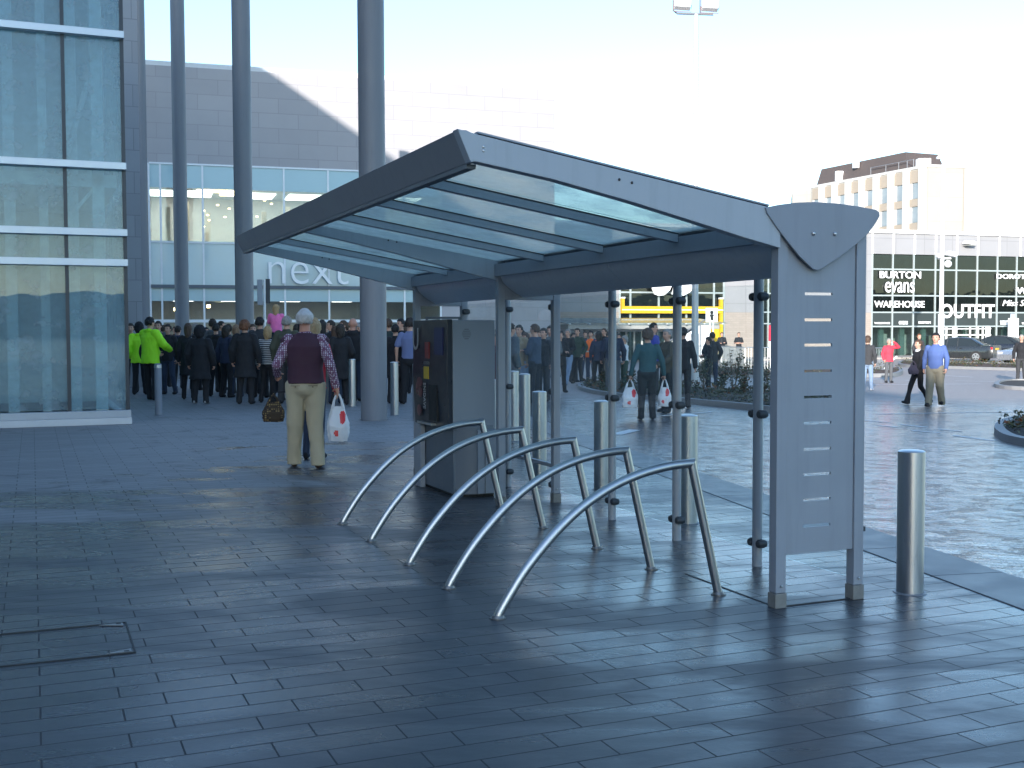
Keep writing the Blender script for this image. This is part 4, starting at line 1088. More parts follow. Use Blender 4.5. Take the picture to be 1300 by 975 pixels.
b = MB(); a = pg(1114, 473); o = empty('leaning_strut', (a.x, a.y, a.z), .1, 'white diagonal strut leaning by the man in the red jacket', 'strut'); b.tube([(0,-.3,0.02), (.75,-.3,.72)], .03, 8); b.build('bar', WHITE, o)
# ================================================================== planting beds
SOIL = pm('bark_soil', (.075,.04,.025), .95, 0, .5, 14, .6, 25)
SOILD = pm('dark_soil', (.030,.026,.022), .95, 0, .5, 14, .6, 25)
BK = pm('bed_kerb', (.23,.235,.24), .6, 0, .15, 5, .2, 60)
def bed(px, label, soil, kh=.13, w=.15, nm='planting_bed'):
    P = [pg(x, y) for x, y in px]; c = sum(P, Vector())/len(P)
    t = empty(nm, (c.x, c.y, c.z), 0, label, 'planting bed')
    # refine outline
    n = len(P); out = []
    for i in range(n):
        a, b_, c_, d = P[i-1], P[i], P[(i+1) % n], P[(i+2) % n]
        for k in range(5):
            s = k/5; q = .5*((2*b_)+(-a+c_)*s+(2*a-5*b_+4*c_-d)*s*s+(-a+3*b_-3*c_+d)*s**3); out.append(Vector((q.x-c.x, q.y-c.y, 0)))
    m = len(out); inn = []
    area = sum(out[i].x*out[(i+1) % m].y-out[(i+1) % m].x*out[i].y for i in range(m)); sg = 1 if area > 0 else -1
    for i in range(m):
        tdir = (out[(i+1) % m]-out[i-1]); tdir.normalize(); nn = Vector((-tdir.y, tdir.x, 0))*sg; inn.append(out[i]+nn*w)
    b = MB()
    A = b._p([(q.x, q.y, -.1) for q in out]); B = b._p([(q.x, q.y, kh-.015) for q in out]); B2 = b._p([(q.x*.998+i_.x*.002, q.y*.998+i_.y*.002, kh) for q, i_ in zip(out, inn)]); C = b._p([(q.x, q.y, kh) for q in inn]); E = b._p([(q.x, q.y, 0) for q in inn])
    for i in range(m):
        j = (i+1) % m
        for u_, v_ in ((A,B),(B,B2),(B2,C),(C,E)): b.face((u_+i, u_+j, v_+j, v_+i))
    b.build('kerb_edge', BK, t)
    b = MB(); s_ = b._p([(q.x, q.y, kh-.05) for q in inn]); cc = b._p([(0,0,kh+.03)])
    for i in range(m): b.face((s_+i, s_+(i+1) % m, cc))
    b.build('soil', soil, t)
    return [Vector((q.x+c.x, q.y+c.y, 0)) for q in inn], c.z+kh
bedA, zA = bed([(733,492),(748,499),(790,505),(840,509),(890,514),(940,519),(985,524),(1075,528),(1080,512),(985,504),(905,498.5),(850,493),(790,489),(750,487.5)], 'kerbed planting island with scrubby low shrubs behind the glass screen', SOILD)
bedB, zB2 = bed([(868,476),(880,479),(930,479.5),(1000,479.5),(1100,479),(1135,478.5),(1146,475),(1140,471),(1100,469),(1000,468),(930,467),(872,468)], 'far bark covered bed below the crowd barriers, lit by the sun', SOIL)
bedC, zC = bed([(1140,463),(1150,466),(1200,468),(1300,471),(1420,474),(1420,468),(1300,464),(1200,461.5),(1150,460)], 'bark covered bed in front of the parked cars', SOIL)
bedD, zD = bed([(1262,549),(1270,558),(1290,564),(1340,572),(1420,574),(1420,548),(1340,538),(1300,537),(1275,541)], 'dark kerbed bed cut by the right edge of the picture', SOILD)
bedE, zE = bed([(1262,490),(1275,494),(1340,497),(1420,498),(1420,490),(1340,487),(1280,486)], 'small pale kerbed island beside the man in black at the right edge', SOILD)
def inside(poly, p):
    c = False; n = len(poly)
    for i in range(n):
        a, b_ = poly[i], poly[i-1]
        if (a.y > p.y) != (b_.y > p.y) and p.x < (b_.x-a.x)*(p.y-a.y)/(b_.y-a.y)+a.x: c = not c
    return c
def leafmat(nm, c1, c2):
    m, nt, bs = newmat(nm); oi = N(nt, 'ShaderNodeNewGeometry')
    L(nt, mixcf(nt, oi.outputs['Random Per Island'], c1, c2), bs.inputs['Base Color']); bs.inputs['Roughness'].default_value = .55
    bs.inputs['Subsurface Weight'].default_value = 0
    MATS[nm] = m; return m
LEAF = leafmat('shrub_leaf', (.024,.034,.016), (.060,.072,.036))
LEAFB = leafmat('autumn_leaf', (.10,.08,.02), (.14,.04,.015))
rnd = random.Random(3)
def leaf(b, p, s, r):
    a = Vector((r.uniform(-1,1), r.uniform(-1,1), r.uniform(-.4,.9))).normalized(); c = a.cross(Vector((r.uniform(-1,1), r.uniform(-1,1), r.uniform(-1,1)))).normalized()
    p = Vector(p); b.quad(p, p+a*s*.5+c*s*.25, p+a*s, p+a*s*.5-c*s*.25)
def cover(poly, z, n, h, mats, name):
    xs = [q.x for q in poly]; ys = [q.y for q in poly]; b = MB(); k = 0
    while k < n:
        p = Vector((rnd.uniform(min(xs), max(xs)), rnd.uniform(min(ys), max(ys)), 0))
        if not inside(poly, p): continue
        if noise.noise(Vector((p.x*1.3, p.y*1.3, 1))) < -.15: k += .3; continue
        k += 1; hh = h*(.6+.8*noise.noise(Vector((p.x*.9, p.y*.9, 5)))+.3); hh = max(.05, hh)
        for _ in range(14):
            b.cur = 0 if rnd.random() < .85 else 1
            leaf(b, (p.x+rnd.gauss(0,.10), p.y+rnd.gauss(0,.10), z-.04+rnd.random()*hh), rnd.uniform(.05,.11), rnd)
    o = b.build(name, mats); tag(o, kind='stuff')
cover(bedA, zA, 380, .20, [LEAF, LEAFB], 'ground_cover'); cover(bedB, zB2, 330, .30, [LEAF, LEAFB], 'ground_cover'); cover(bedC, zC, 260, .26, [LEAF, LEAFB], 'ground_cover'); cover(bedD, zD, 120, .16, [LEAF, LEAFB], 'ground_cover')
def shrub(px, py, h, label, z0):
    p = pg(px, py); t = empty('shrub', (p.x, p.y, z0-.04), rnd.uniform(0, 6), label, 'shrub', 'thin shrubs in the planting island'); b = MB(); lv = MB()
    for k in range(5):
        a = rnd.uniform(0, 6.28); r_ = rnd.uniform(.1,.35)*h; top = Vector((r_*math.cos(a), r_*math.sin(a), h*rnd.uniform(.6,1)))
        pts = [Vector((0,0,0)), top*.5+Vector((rnd.gauss(0,.03), rnd.gauss(0,.03), .04)), top]; b.tube(pts, [.012,.008,.004], 5)
        for j in range(16):
            s = rnd.uniform(.3,1.0); q = pts[1]*(1-s)*2*s+pts[2]*s*s; q = pts[0].lerp(pts[1], min(1, s*2)) if s < .5 else pts[1].lerp(pts[2], (s-.5)*2)
            for _ in range(3): lv.cur = 0 if rnd.random() < .8 else 1; leaf(lv, q+Vector((rnd.gauss(0,.04), rnd.gauss(0,.04), rnd.gauss(0,.03))), rnd.uniform(.05,.10), rnd)
    b.build('stem', pm('twig', (.09,.06,.04), .8), t); lv.build('leaves', [LEAF, LEAFB], t)
for x, y, h, lb in ((893,501,.95,'thin shrub beside the light mast, in front of the couple in dark coats'), (915,503,.6,'low straggly shrub right of the couple in dark coats'), (931,506,1.15,'tallest thin shrub in the planting island below the brick wall'), (945,508,.75,'leaning twiggy shrub right of the tallest one in the island'), (968,511,.9,'thin shrub next to the glass screen post by the slotted panel'), (768,494,.5,'small bushy shrub at the nose of the planting island'), (800,497,.55,'small shrub behind the woman with two carrier bags')):
    shrub(x, y, h, lb, zA)
# ================================================================== parked cars
TYRE = pm('tyre', (.018,.018,.019), .85); RIM = pm('rim', (.45,.46,.47), .3, .8)
CGL = pm('car_glass', (.02,.026,.028), .06, 0, .1)
TAIL = pm('tail_lamp', (.55,.02,.03), .15); HEADL = pm('head_lamp', (.7,.7,.7), .1)
def car(loc, rz, color, label, kind='saloon', plate=True, scale=1.0):
    """car pointing along +x, rear at x = -2.25"""
    t = empty('parked_car', loc, rz, label, 'car', 'cars parked in front of the shops')
    paint = pm('car_paint_%d_%d_%d' % tuple(int(c*99) for c in color), color, .28, .2, .04, coat=1)
    if kind == 'saloon': top = [(-2.2,.98),(-1.62,1.03),(-.95,1.40),(-.3,1.46),(.35,1.42),(1.15,1.0),(2.05,.83),(2.28,.62)]
    elif kind == 'hatch': top = [(-1.95,1.0),(-1.75,1.12),(-1.25,1.42),(-.4,1.50),(.3,1.45),(1.15,1.02),(1.9,.86),(2.1,.62)]
    else: top = [(-2.0,.92),(-1.5,1.02),(-.8,1.30),(-.2,1.36),(.3,1.30),(1.1,.95),(1.95,.76),(2.15,.55)]
    def z_top(x):
        for (a, za), (c, zc) in zip(top, top[1:]):
            if a <= x <= c: return za+(zc-za)*(x-a)/(c-a)
        return top[0][1] if x < top[0][0] else top[-1][1]
    belt = .93 if kind != 'coupe' else .86
    x0, x1 = top[0][0]-.06, top[-1][0]
    b = MB(); rs = []
    n = 30
    for i in range(n+1):
        x = x0+(x1-x0)*i/n; e = min(1, (x-x0)/.35+.55, (x1-x)/.5+.5); hw = .87*(.86+.14*e)
        zt = min(z_top(x), belt+.05); lo = .22+.10*(1-e)
        prof = [(-hw*.92, lo), (-hw, lo+.16), (-hw, .62), (-hw*.97, belt-.08), (-hw*.88, zt), (-hw*.4, zt+.015), (hw*.4, zt+.015), (hw*.88, zt), (hw*.97, belt-.08), (hw, .62), (hw, lo+.16), (hw*.92, lo)]
        rs.append([Vector((x, y, z)) for y, z in prof])
    b.rings(rs); b.build('body', paint, t, smooth=True, angle=40)
    # cabin
    cab = [p for p in top if p[1] > belt]; xa = -1.68 if kind == 'saloon' else (-1.85 if kind == 'hatch' else -1.5); xb = 1.2
    b = MB(); rs = []
    for i in range(21):
        x = xa+(xb-xa)*i/20; z = max(z_top(x), belt+.02); k = (z-belt)/.55
        hw = .80-.20*k
        rs.append([Vector((x, y, q)) for y, q in ((-.80, belt-.02), (-hw, z-.03), (-hw+.10, z), (hw-.10, z), (hw, z-.03), (.80, belt-.02))])
    b.rings(rs); b.build('glasshouse', CGL, t, smooth=True, angle=50)
    b = MB(); rs = []
    roof = [x for x in [-.98+.1*i for i in range(14)] if x < .45]
    for x in roof:
        z = z_top(x)+.006; rs.append([Vector((x, y, q)) for y, q in ((-.625, z-.05), (-.54, z+.004), (0, z+.02), (.54, z+.004), (.625, z-.05), (.5, z-.02), (-.5, z-.02))])
    b.rings(rs); b.build('roof', paint, t, smooth=True, angle=50)
    b = MB()
    for s in (-1, 1):
        for xx, xt in ((-1.6,-.95), (-.25,-.22), (.42,.38), (1.2,.42)):
            zb_, zt = belt, z_top(xt)-.02
            b.tube([(xx, s*.81, zb_), (xt, s*.63, zt)], .028, 6)
    b.build('pillars', paint, t, smooth=True)
    for s in (-1, 1):
        b = MB(); b.ell((.95, s*.93, 1.0), (.08,.10,.065), 12, 8); b.build('door_mirror', paint, t, smooth=True)
        b = MB(); b.box(-1.30, .95, s*.872-.004, s*.872+.004, .30, .33); b.build('sill_trim', BLACKP, t)
        b = MB()
        for x in (-.22, .9): b.box(x, x+.012, s*.868-.006, s*.868+.006, .36, .88)
        b.build('door_gap', BLACKP, t)
        for x in (-.45, .62):
            b = MB(); b.rbox((x, s*.885, .80), (.16,.02,.03)); b.build('door_handle', paint, t)
        b = MB(); b.rbox((x0+.09, s*.66, .80), (.16,.34,.17)); b.build('tail_light', TAIL, t, bevel=.03)
        b = MB(); b.rbox((x1-.12, s*.62, .62), (.20,.36,.14)); b.build('headlight', HEADL, t, bevel=.03)
    for x in (-1.32, 1.38):
        for s in (-1, 1):
            b = MB(); b.cyl((x, s*.66, .32), (x, s*.875, .32), .335, .335, 28); w = b.build('wheel', TYRE, t, smooth=True, bevel=.0)
            b = MB(); b.cyl((x, s*.86, .32), (x, s*.882, .32), .225, .21, 24)
            b.build('rim', RIM, w, smooth=True)
            b = MB()
            for k in range(5):
                a = k*2*math.pi/5+.3; b.rbox((x+.13*math.cos(a), s*.884, .32+.13*math.sin(a)), (.07,.006,.07), Matrix.Rotation(-a, 3, 'Y'))
            b.build('spoke_gap', BLACKP, w)
    if plate:
        b = MB(); b.box(x0-.03, x0+.02, -.26, .26, .72, .83); b.build('number_plate', pm('plate_yellow', (.75,.47,.02), .4), t)
    b = MB(); b.box(x0-.02, x0+.1, -.72, .72, .34, .44); b.build('rear_bumper', BLACKP, t, bevel=.02)
    t.scale = (scale,)*3
    return t
def cl(px, py, rz):
    p = pg(px, py); return (p.x, p.y, p.z)
car(cl(1216, 459, 0), R(180-40), (.022,.026,.028), 'dark grey saloon with a yellow rear plate behind the man in the blue shirt')
car(cl(1262, 454, 0), R(180-38), (.012,.014,.02), 'black hatchback parked behind the low silver car', 'hatch', False)
car(cl(1322, 463, 0), R(180+12), (.30,.32,.35), 'low silver car whose front wheel shows behind the man in black at the right edge', 'coupe', False)
car(cl(1300, 448.5, 0), R(172), (.010,.011,.014), 'black car farthest back, only its roof showing above the others', 'saloon', False)
# ================================================================== people
def skinmat(nm, c):
    return pm(nm, c, .55, 0, .06, 12, .05, 200)
SKIN = skinmat('skin', (.52,.30,.22)); SKIN2 = skinmat('skin_ruddy', (.50,.25,.18))
EYE = pm('eye_dark', (.03,.02,.018), .3); LIP = pm('lip', (.36,.13,.11), .5)
def cloth(nm, c, var=.18, rough=.85):
    return pm(nm, c, rough, 0, var, 9, .25, 160)
def hairm(nm, c): return pm(nm, c, .6, 0, .35, 30, .5, 120)
H_DARK, H_BLK, H_BRN, H_AUB, H_BLD, H_GRY, H_WHT = hairm('hair_dark', (.025,.018,.014)), hairm('hair_black', (.012,.011,.012)), hairm('hair_brown', (.07,.04,.025)), hairm('hair_auburn', (.14,.055,.025)), hairm('hair_blonde', (.36,.25,.13)), hairm('hair_grey', (.26,.25,.24)), hairm('hair_white', (.52,.51,.49))
C_BLACK, C_CHAR, C_NAVY, C_GREY, C_OLIVE, C_BROWN = cloth('cloth_black', (.012,.013,.017)), cloth('cloth_charcoal', (.035,.037,.042)), cloth('cloth_navy', (.018,.026,.055)), cloth('cloth_grey', (.085,.09,.098)), cloth('cloth_olive', (.055,.062,.045)), cloth('cloth_brown', (.08,.05,.035))
C_JEAN, C_LJEAN, C_KHAKI, C_BLUE, C_ROYAL, C_TEAL, C_WHITE, C_RED, C_PINK, C_TAN = cloth('denim', (.028,.042,.075)), cloth('pale_denim', (.20,.28,.40), .3), cloth('khaki', (.42,.36,.25), .1), cloth('shirt_blue', (.14,.17,.31), .08), cloth('royal_blue', (.03,.04,.28)), cloth('teal_cloth', (.022,.075,.09)), cloth('white_cloth', (.65,.67,.70), .06), cloth('red_cloth', (.62,.04,.07), .1), cloth('pink_cloth', (.75,.17,.42), .1), cloth('tan_cloth', (.28,.23,.15))
C_MAROON, C_GREEN, C_SLATE = cloth('maroon_knit', (.055,.022,.040), .12), cloth('green_cloth', (.04,.12,.10)), cloth('slate_cloth', (.045,.062,.082))
def flu(nm, c):
    m, nt, bs = newmat(nm); v = coords(nt)
    L(nt, mixcf(nt, noi(nt, v, 6, 4), tuple(x*.85 for x in c), tuple(min(1, x*1.1) for x in c)), bs.inputs['Base Color']); bs.inputs['Roughness'].default_value = .7
    bs.inputs['Emission Color'].default_value = (*c, 1); bs.inputs['Emission Strength'].default_value = 0
    L(nt, bump(nt, noi(nt, v, 14, 3), .4, .02), bs.inputs['Normal'])
    return m
C_HIVIS = flu('fluorescent_yellow', (.42,.95,.02)); C_ORANGE = flu('fluorescent_orange', (.95,.16,.02))
REFL = pm('reflective_band', (.55,.55,.50), .35)
def stripes(nm, a, c, per, thick=.5):
    m, nt, bs = newmat(nm); v = coords(nt); sp = N(nt, 'ShaderNodeSeparateXYZ'); L(nt, v, sp.inputs[0])
    mm = N(nt, 'ShaderNodeMath', operation='MODULO'); ad = N(nt, 'ShaderNodeMath', operation='ADD'); L(nt, sp.outputs[2], ad.inputs[0])
    n_ = N(nt, 'ShaderNodeMath', operation='MULTIPLY'); L(nt, noi(nt, v, 3, 2), n_.inputs[0]); n_.inputs[1].default_value = .03; L(nt, n_.outputs[0], ad.inputs[1])
    L(nt, ad.outputs[0], mm.inputs[0]); mm.inputs[1].default_value = per
    gt = N(nt, 'ShaderNodeMath', operation='GREATER_THAN'); L(nt, mm.outputs[0], gt.inputs[0]); gt.inputs[1].default_value = per*thick
    L(nt, mixcf(nt, gt.outputs[0], a, c), bs.inputs['Base Color']); bs.inputs['Roughness'].default_value = .85
    return m
C_STRIPE = stripes('striped_knit', (.02,.022,.03), (.62,.62,.62), .042, .62)
def checks(nm, base, c1, c2, s):
    m, nt, bs = newmat(nm); v = coords(nt)
    ck = N(nt, 'ShaderNodeTexVoronoi', Scale=s); L(nt, v, ck.inputs['Vector']); ck.inputs['Randomness'].default_value = .12
    lt = N(nt, 'ShaderNodeMath', operation='LESS_THAN'); L(nt, ck.outputs['Distance'], lt.inputs[0]); lt.inputs[1].default_value = .36
    cc = N(nt, 'ShaderNodeMath', operation='GREATER_THAN'); sp = N(nt, 'ShaderNodeSeparateColor'); L(nt, ck.outputs['Color'], sp.inputs[0]); L(nt, sp.outputs[0], cc.inputs[0]); cc.inputs[1].default_value = .5
    L(nt, mixcf(nt, lt.outputs[0], base, mixcf(nt, cc.outputs[0], c1, c2)), bs.inputs['Base Color']); bs.inputs['Roughness'].default_value = .85
    return m
C_CHECK = checks('checked_shirt', (.16,.07,.13), (.66,.66,.72), (.55,.50,.62), 52)
C_LEOP = checks('leopard_bag', (.045,.028,.015), (.012,.009,.008), (.22,.15,.06), 38)
C_FLORAL = checks('patterned_top', (.02,.02,.022), (.35,.33,.30), (.05,.05,.05), 22)
# ---- mesh grower: primitives fused to one skin by voxel remesh
def fuse(mb, voxel, smooth=4, wr=0.0, seed=0, name='m'):
    me = mb.mesh(name, [BLACKP], fix=False)
    o = bpy.data.objects.new('tmp', me); col.objects.link(o)
    r = o.modifiers.new('r', 'REMESH'); r.mode = 'VOXEL'; r.voxel_size = voxel; r.use_smooth_shade = True
    s = o.modifiers.new('s', 'SMOOTH'); s.iterations = smooth; s.factor = .5
    dg = bpy.context.evaluated_depsgraph_get(); dg.update()
    out = bpy.data.meshes.new_from_object(o.evaluated_get(dg)); out.name = name
    bpy.data.objects.remove(o); bpy.data.meshes.remove(me)
    if wr:
        nr = [v.normal.copy() for v in out.vertices]
        for v, n_ in zip(out.vertices, nr):
            p = v.co; w_ = noise.noise(Vector((p.x*9+seed, p.y*9, p.z*5)))+.6*noise.noise(Vector((p.x*20, p.y*20+seed, p.z*11)))
            v.co += n_*(w_*wr)
    out.polygons.foreach_set('use_smooth', [True]*len(out.polygons)); out.materials.clear()
    return out
POSES = {
 # arms: (elbow, wrist) for right (-x) and left (+x); legs: (knee, ankle)
 'stand':   dict(r=((-.245,.03,1.13), (-.26,-.04,.89)), l=((.245,.03,1.13), (.255,-.05,.90)), rl=((-.10,-.02,.49), (-.11,.02,.085)), ll=((.10,-.01,.49), (.125,.0,.085))),
 'relaxed': dict(r=((-.25,.05,1.14), (-.22,-.12,.95)), l=((.24,.05,1.13), (.25,-.02,.88)), rl=((-.09,-.03,.49), (-.12,.03,.085)), ll=((.13,-.05,.49), (.17,.02,.085))),
 'folded':  dict(r=((-.235,-.04,1.14), (.05,-.22,1.17)), l=((.235,-.04,1.13), (-.05,-.21,1.12)), rl=((-.10,-.02,.49), (-.12,.02,.085)), ll=((.11,-.02,.49), (.14,.0,.085))),
 'pockets': dict(r=((-.27,.08,1.15), (-.20,-.04,.93)), l=((.27,.08,1.15), (.20,-.04,.93)), rl=((-.10,-.02,.49), (-.13,.01,.085)), ll=((.10,-.02,.49), (.13,.02,.085))),
 'walk':    dict(r=((-.24,.14,1.15), (-.25,.12,.91)), l=((.24,-.06,1.14), (.24,-.22,.93)), rl=((-.09,-.16,.52), (-.09,-.28,.10)), ll=((.09,.02,.50), (.09,.30,.14))),
 'stroll':  dict(r=((-.24,.08,1.14), (-.25,.05,.90)), l=((.24,-.02,1.14), (.25,-.14,.91)), rl=((-.09,-.09,.50), (-.10,-.13,.09)), ll=((.09,.0,.49), (.10,.16,.11))),
 'bags':    dict(r=((-.255,.04,1.13), (-.30,-.02,.87)), l=((.255,.04,1.13), (.30,-.02,.87)), rl=((-.08,-.02,.49), (-.09,.02,.085)), ll=((.10,-.02,.49), (.12,.03,.085))),
 'forward': dict(r=((-.25,-.10,1.18), (-.18,-.34,1.07)), l=((.25,-.14,1.16), (.20,-.38,1.0)), rl=((-.10,-.02,.49), (-.13,.03,.085)), ll=((.11,-.03,.49), (.13,-.08,.085))),
 'shade':   dict(r=((-.24,.04,1.14), (-.23,-.08,.92)), l=((.36,-.10,1.42), (.12,-.20,1.62)), rl=((-.09,-.02,.49), (-.10,.02,.085)), ll=((.09,-.02,.49), (.10,.0,.085))),
 'carry':   dict(r=((-.25,.07,1.13), (-.30,.0,.895)), l=((.27,.06,1.13), (.30,-.16,1.02)), rl=((-.09,-.02,.49), (-.12,.03,.085)), ll=((.11,-.03,.49), (.13,-.10,.085))),
 'lean':    dict(r=((-.24,.0,1.15), (-.10,-.16,.98)), l=((.24,.0,1.15), (.10,-.17,.98)), rl=((-.09,-.02,.49), (-.10,.02,.085)), ll=((.12,-.10,.50), (.10,-.24,.085))),
 'seated':  dict(r=((-.22,-.10,1.20), (-.10,-.24,1.14)), l=((.22,-.10,1.20), (.10,-.24,1.14)), rl=((-.14,-.34,.86), (-.14,-.36,.50)), ll=((.14,-.34,.86), (.14,-.36,.50))),
}
SHO = lambda s: Vector((s*.172, .005, 1.415))
HIP = lambda s: Vector((s*.092, .0, .90))
def fingers(mb, wr_, d, side, grip, s=1.0):
    """palm and five separate fingers, unequal and bent"""
    wr_ = Vector(wr_); d = Vector(d).normalized()
    fwd = Vector((0,-1,0)); acr = (fwd-d*fwd.dot(d))
    acr = acr.normalized() if acr.length > .2 else Vector((0,0,1))
    nrm = d.cross(acr).normalized()
    if nrm.x*side > 0: nrm = -nrm              # palm side, towards the body
    base = wr_+d*.085*s
    for k, (o_, Lf, r_) in enumerate(((.030,.070,.0085), (.0105,.080,.0088), (-.0095,.073,.0085), (-.029,.056,.0075))):
        c = grip*(1+.12*k); p = base+acr*o_*s-d*.012; pts = [p]
        ang = .12+c*.25; dd = d
        for j, fr in enumerate((.45,.32,.25)):
            dd = (d*math.cos(ang)+nrm*math.sin(ang)); p = p+dd*Lf*fr*s; pts.append(p); ang += .25+c*1.05
        mb.tube(pts, [r_*s*1.05, r_*s, r_*s*.92, r_*s*.6], 7)
    p = wr_+d*.03*s+acr*.026*s; tdir = (d*.62+acr*.62+nrm*.42*(1+grip)).normalized()
    p2 = p+tdir*.042*s; p3 = p2+(tdir*.6+d*.5+nrm*.5*grip).normalized()*.030*s
    mb.tube([p, p2, p3], [.0115*s, .010*s, .006*s], 7)
def body_mesh(pose, voxel, grip=.5):
    P = POSES[pose]; b = MB()
    b.ell((0,-.004,1.645), (.074,.092,.103), 20, 14); b.ell((0,-.028,1.580), (.055,.062,.062), 16, 10); b.ell((0,-.052,1.552), (.030,.034,.026), 12, 8)
    b.capsule((0,-.088,1.640), (0,-.108,1.607), .010, .0155, 8)
    for s in (-1, 1): b.ell((s*.076,.008,1.622), (.010,.020,.031), 10, 8); b.ell((s*.030,-.082,1.660), (.020,.010,.008), 8, 6); b.ell((s*.036,-.068,1.600), (.020,.020,.022), 8, 6)
    b.ell((0,-.086,1.572), (.022,.010,.010), 10, 6)
    b.capsule((0,.018,1.40), (0,.0,1.56), .060, .054)
    b.loft([(0,0,.86,.13,.09), (0,0,1.0,.125,.085), (0,0,1.15,.13,.09), (0,0,1.30,.155,.10), (0,.005,1.41,.13,.085), (0,.01,1.45,.06,.055)])
    for s, arm, leg in ((-1, P['r'], P['rl']), (1, P['l'], P['ll'])):
        e, w_ = Vector(arm[0]), Vector(arm[1]); k, a = Vector(leg[0]), Vector(leg[1])
        b.capsule(SHO(s)*1.0-Vector((s*.012,0,.01)), e, .046, .037); b.capsule(e, w_, .037, .025)
        d = (w_-e).normalized(); acr = Vector((0,-1,0)); acr = acr-d*acr.dot(d); acr = acr.normalized() if acr.length > .2 else Vector((0,0,1))
        b.capsule(w_+d*.02+acr*.012, w_+d*.078+acr*.020, .022, .018, 10); b.capsule(w_+d*.02-acr*.012, w_+d*.075-acr*.020, .021, .016, 10); b.capsule(w_-d*.01, w_+d*.07, .023, .020, 10)
        b.capsule(HIP(s), k, .070, .050); b.capsule(k, a, .050, .034); b.capsule(a, a+Vector((0,-.03,-.03)), .034, .03)
    me = fuse(b, voxel, 3, 0, name='body')
    # fingers joined into the same mesh
    f = MB()
    for s, arm in ((-1, P['r']), (1, P['l'])):
        e, w_ = Vector(arm[0]), Vector(arm[1]); fingers(f, w_, w_-e, s, grip)
    import bmesh
    bm = bmesh.new(); bm.from_mesh(me); fm = f.mesh('f', [BLACKP], True); bm.from_mesh(fm); bm.to_mesh(me); bm.free(); bpy.data.meshes.remove(fm)
    me.polygons.foreach_set('use_smooth', [True]*len(me.polygons))
    for m in (SKIN, EYE, LIP): me.materials.append(m)
    idx = []
    for p in me.polygons:
        c = p.center; i = 0
        if c.z > 1.5 and c.y < -.055:
            if abs(abs(c.x)-.031) < .013 and abs(c.z-1.642) < .0075: i = 1
            elif abs(abs(c.x)-.031) < .018 and abs(c.z-1.664) < .005: i = 1
            elif abs(c.x) < .024 and abs(c.z-1.571) < .006: i = 2
        idx.append(i)
    me.polygons.foreach_set('material_index', idx)
    return me
def top_mesh(pose, kind, voxel, g=1.0, seed=0):
    """kind: jacket, coat, shirt, tee, vest, waistcoat, hoodie"""
    P = POSES[pose]; b = MB()
    hem = {'jacket':.84, 'coat':.56, 'shirt':.90, 'tee':.90, 'vest':.93, 'hoodie':.86, 'big':.78, 'jumper':.88, 'hivest':.86}[kind]
    t = {'jacket':.018, 'coat':.024, 'shirt':.006, 'tee':.006, 'vest':.018, 'hoodie':.020, 'big':.040, 'jumper':.014, 'hivest':.030}[kind]*g
    fl = .02 if kind == 'coat' else 0
    secs = []
    if hem < .7: secs += [(0,.0,hem,.178+t+fl,.135+t+fl), (0,0,.72,.17+t,.13+t)]
    secs += [(0,0,max(hem,.80) if hem < .7 else hem,.165+t,.122+t), (0,0,.98,.152+t,.115+t), (0,.0,1.10,.148+t,.108+t), (0,-.004,1.22,.163+t,.118+t), (0,0,1.33,.172+t,.116+t), (0,.006,1.405,.150+t*.7,.090+t*.7), (0,.010,1.450,.088+t*.5,.068+t*.5), (0,.010,1.480,.062+t*.4,.058+t*.4)]
    b.loft(secs, 28)
    if kind not in ('vest', 'hivest'):
        for s, arm in ((-1, P['r']), (1, P['l'])):
            e, w_ = Vector(arm[0]), Vector(arm[1]); sr = .058+t
            b.capsule(SHO(s)-Vector((s*.014,0,.004)), e if kind != 'tee' else SHO(s).lerp(e, .72), sr, (.049 if kind != 'tee' else .056)+t)
            if kind != 'tee': b.capsule(e, e.lerp(w_, .96), .048+t, .033+t)
    else:
        for s in (-1, 1): b.capsule((s*.10,.0,1.42), (s*.178,0,1.388), .050, .066); b.capsule((s*.14,0,1.30), (s*.172,0,1.38), .07, .068)
    if kind in ('hoodie',): b.ell((0,.095,1.435), (.10,.05,.065), 14, 8); b.capsule((-.07,.03,1.47), (.07,.03,1.47), .035, .035)
    elif kind == 'big': b.ell((0,.06,1.47), (.11,.07,.05), 14, 8)
    elif kind in ('jacket', 'coat'): b.loft([(0,.012,1.44,.080,.072), (0,.010,1.505,.070,.066)])
    elif kind in ('shirt', 'tee'): b.loft([(0,.012,1.44,.070,.066), (0,.010,1.492,.064,.062)])
    me = fuse(b, voxel, 2, .0115 if kind not in ('vest','tee','shirt') else .006, seed, kind)
    for v in me.vertices:      # hem ripple
        if v.co.z < hem+.05 and kind in ('coat', 'jacket', 'big'): v.co.z += .008*math.sin(v.co.x*40+seed)
    return me
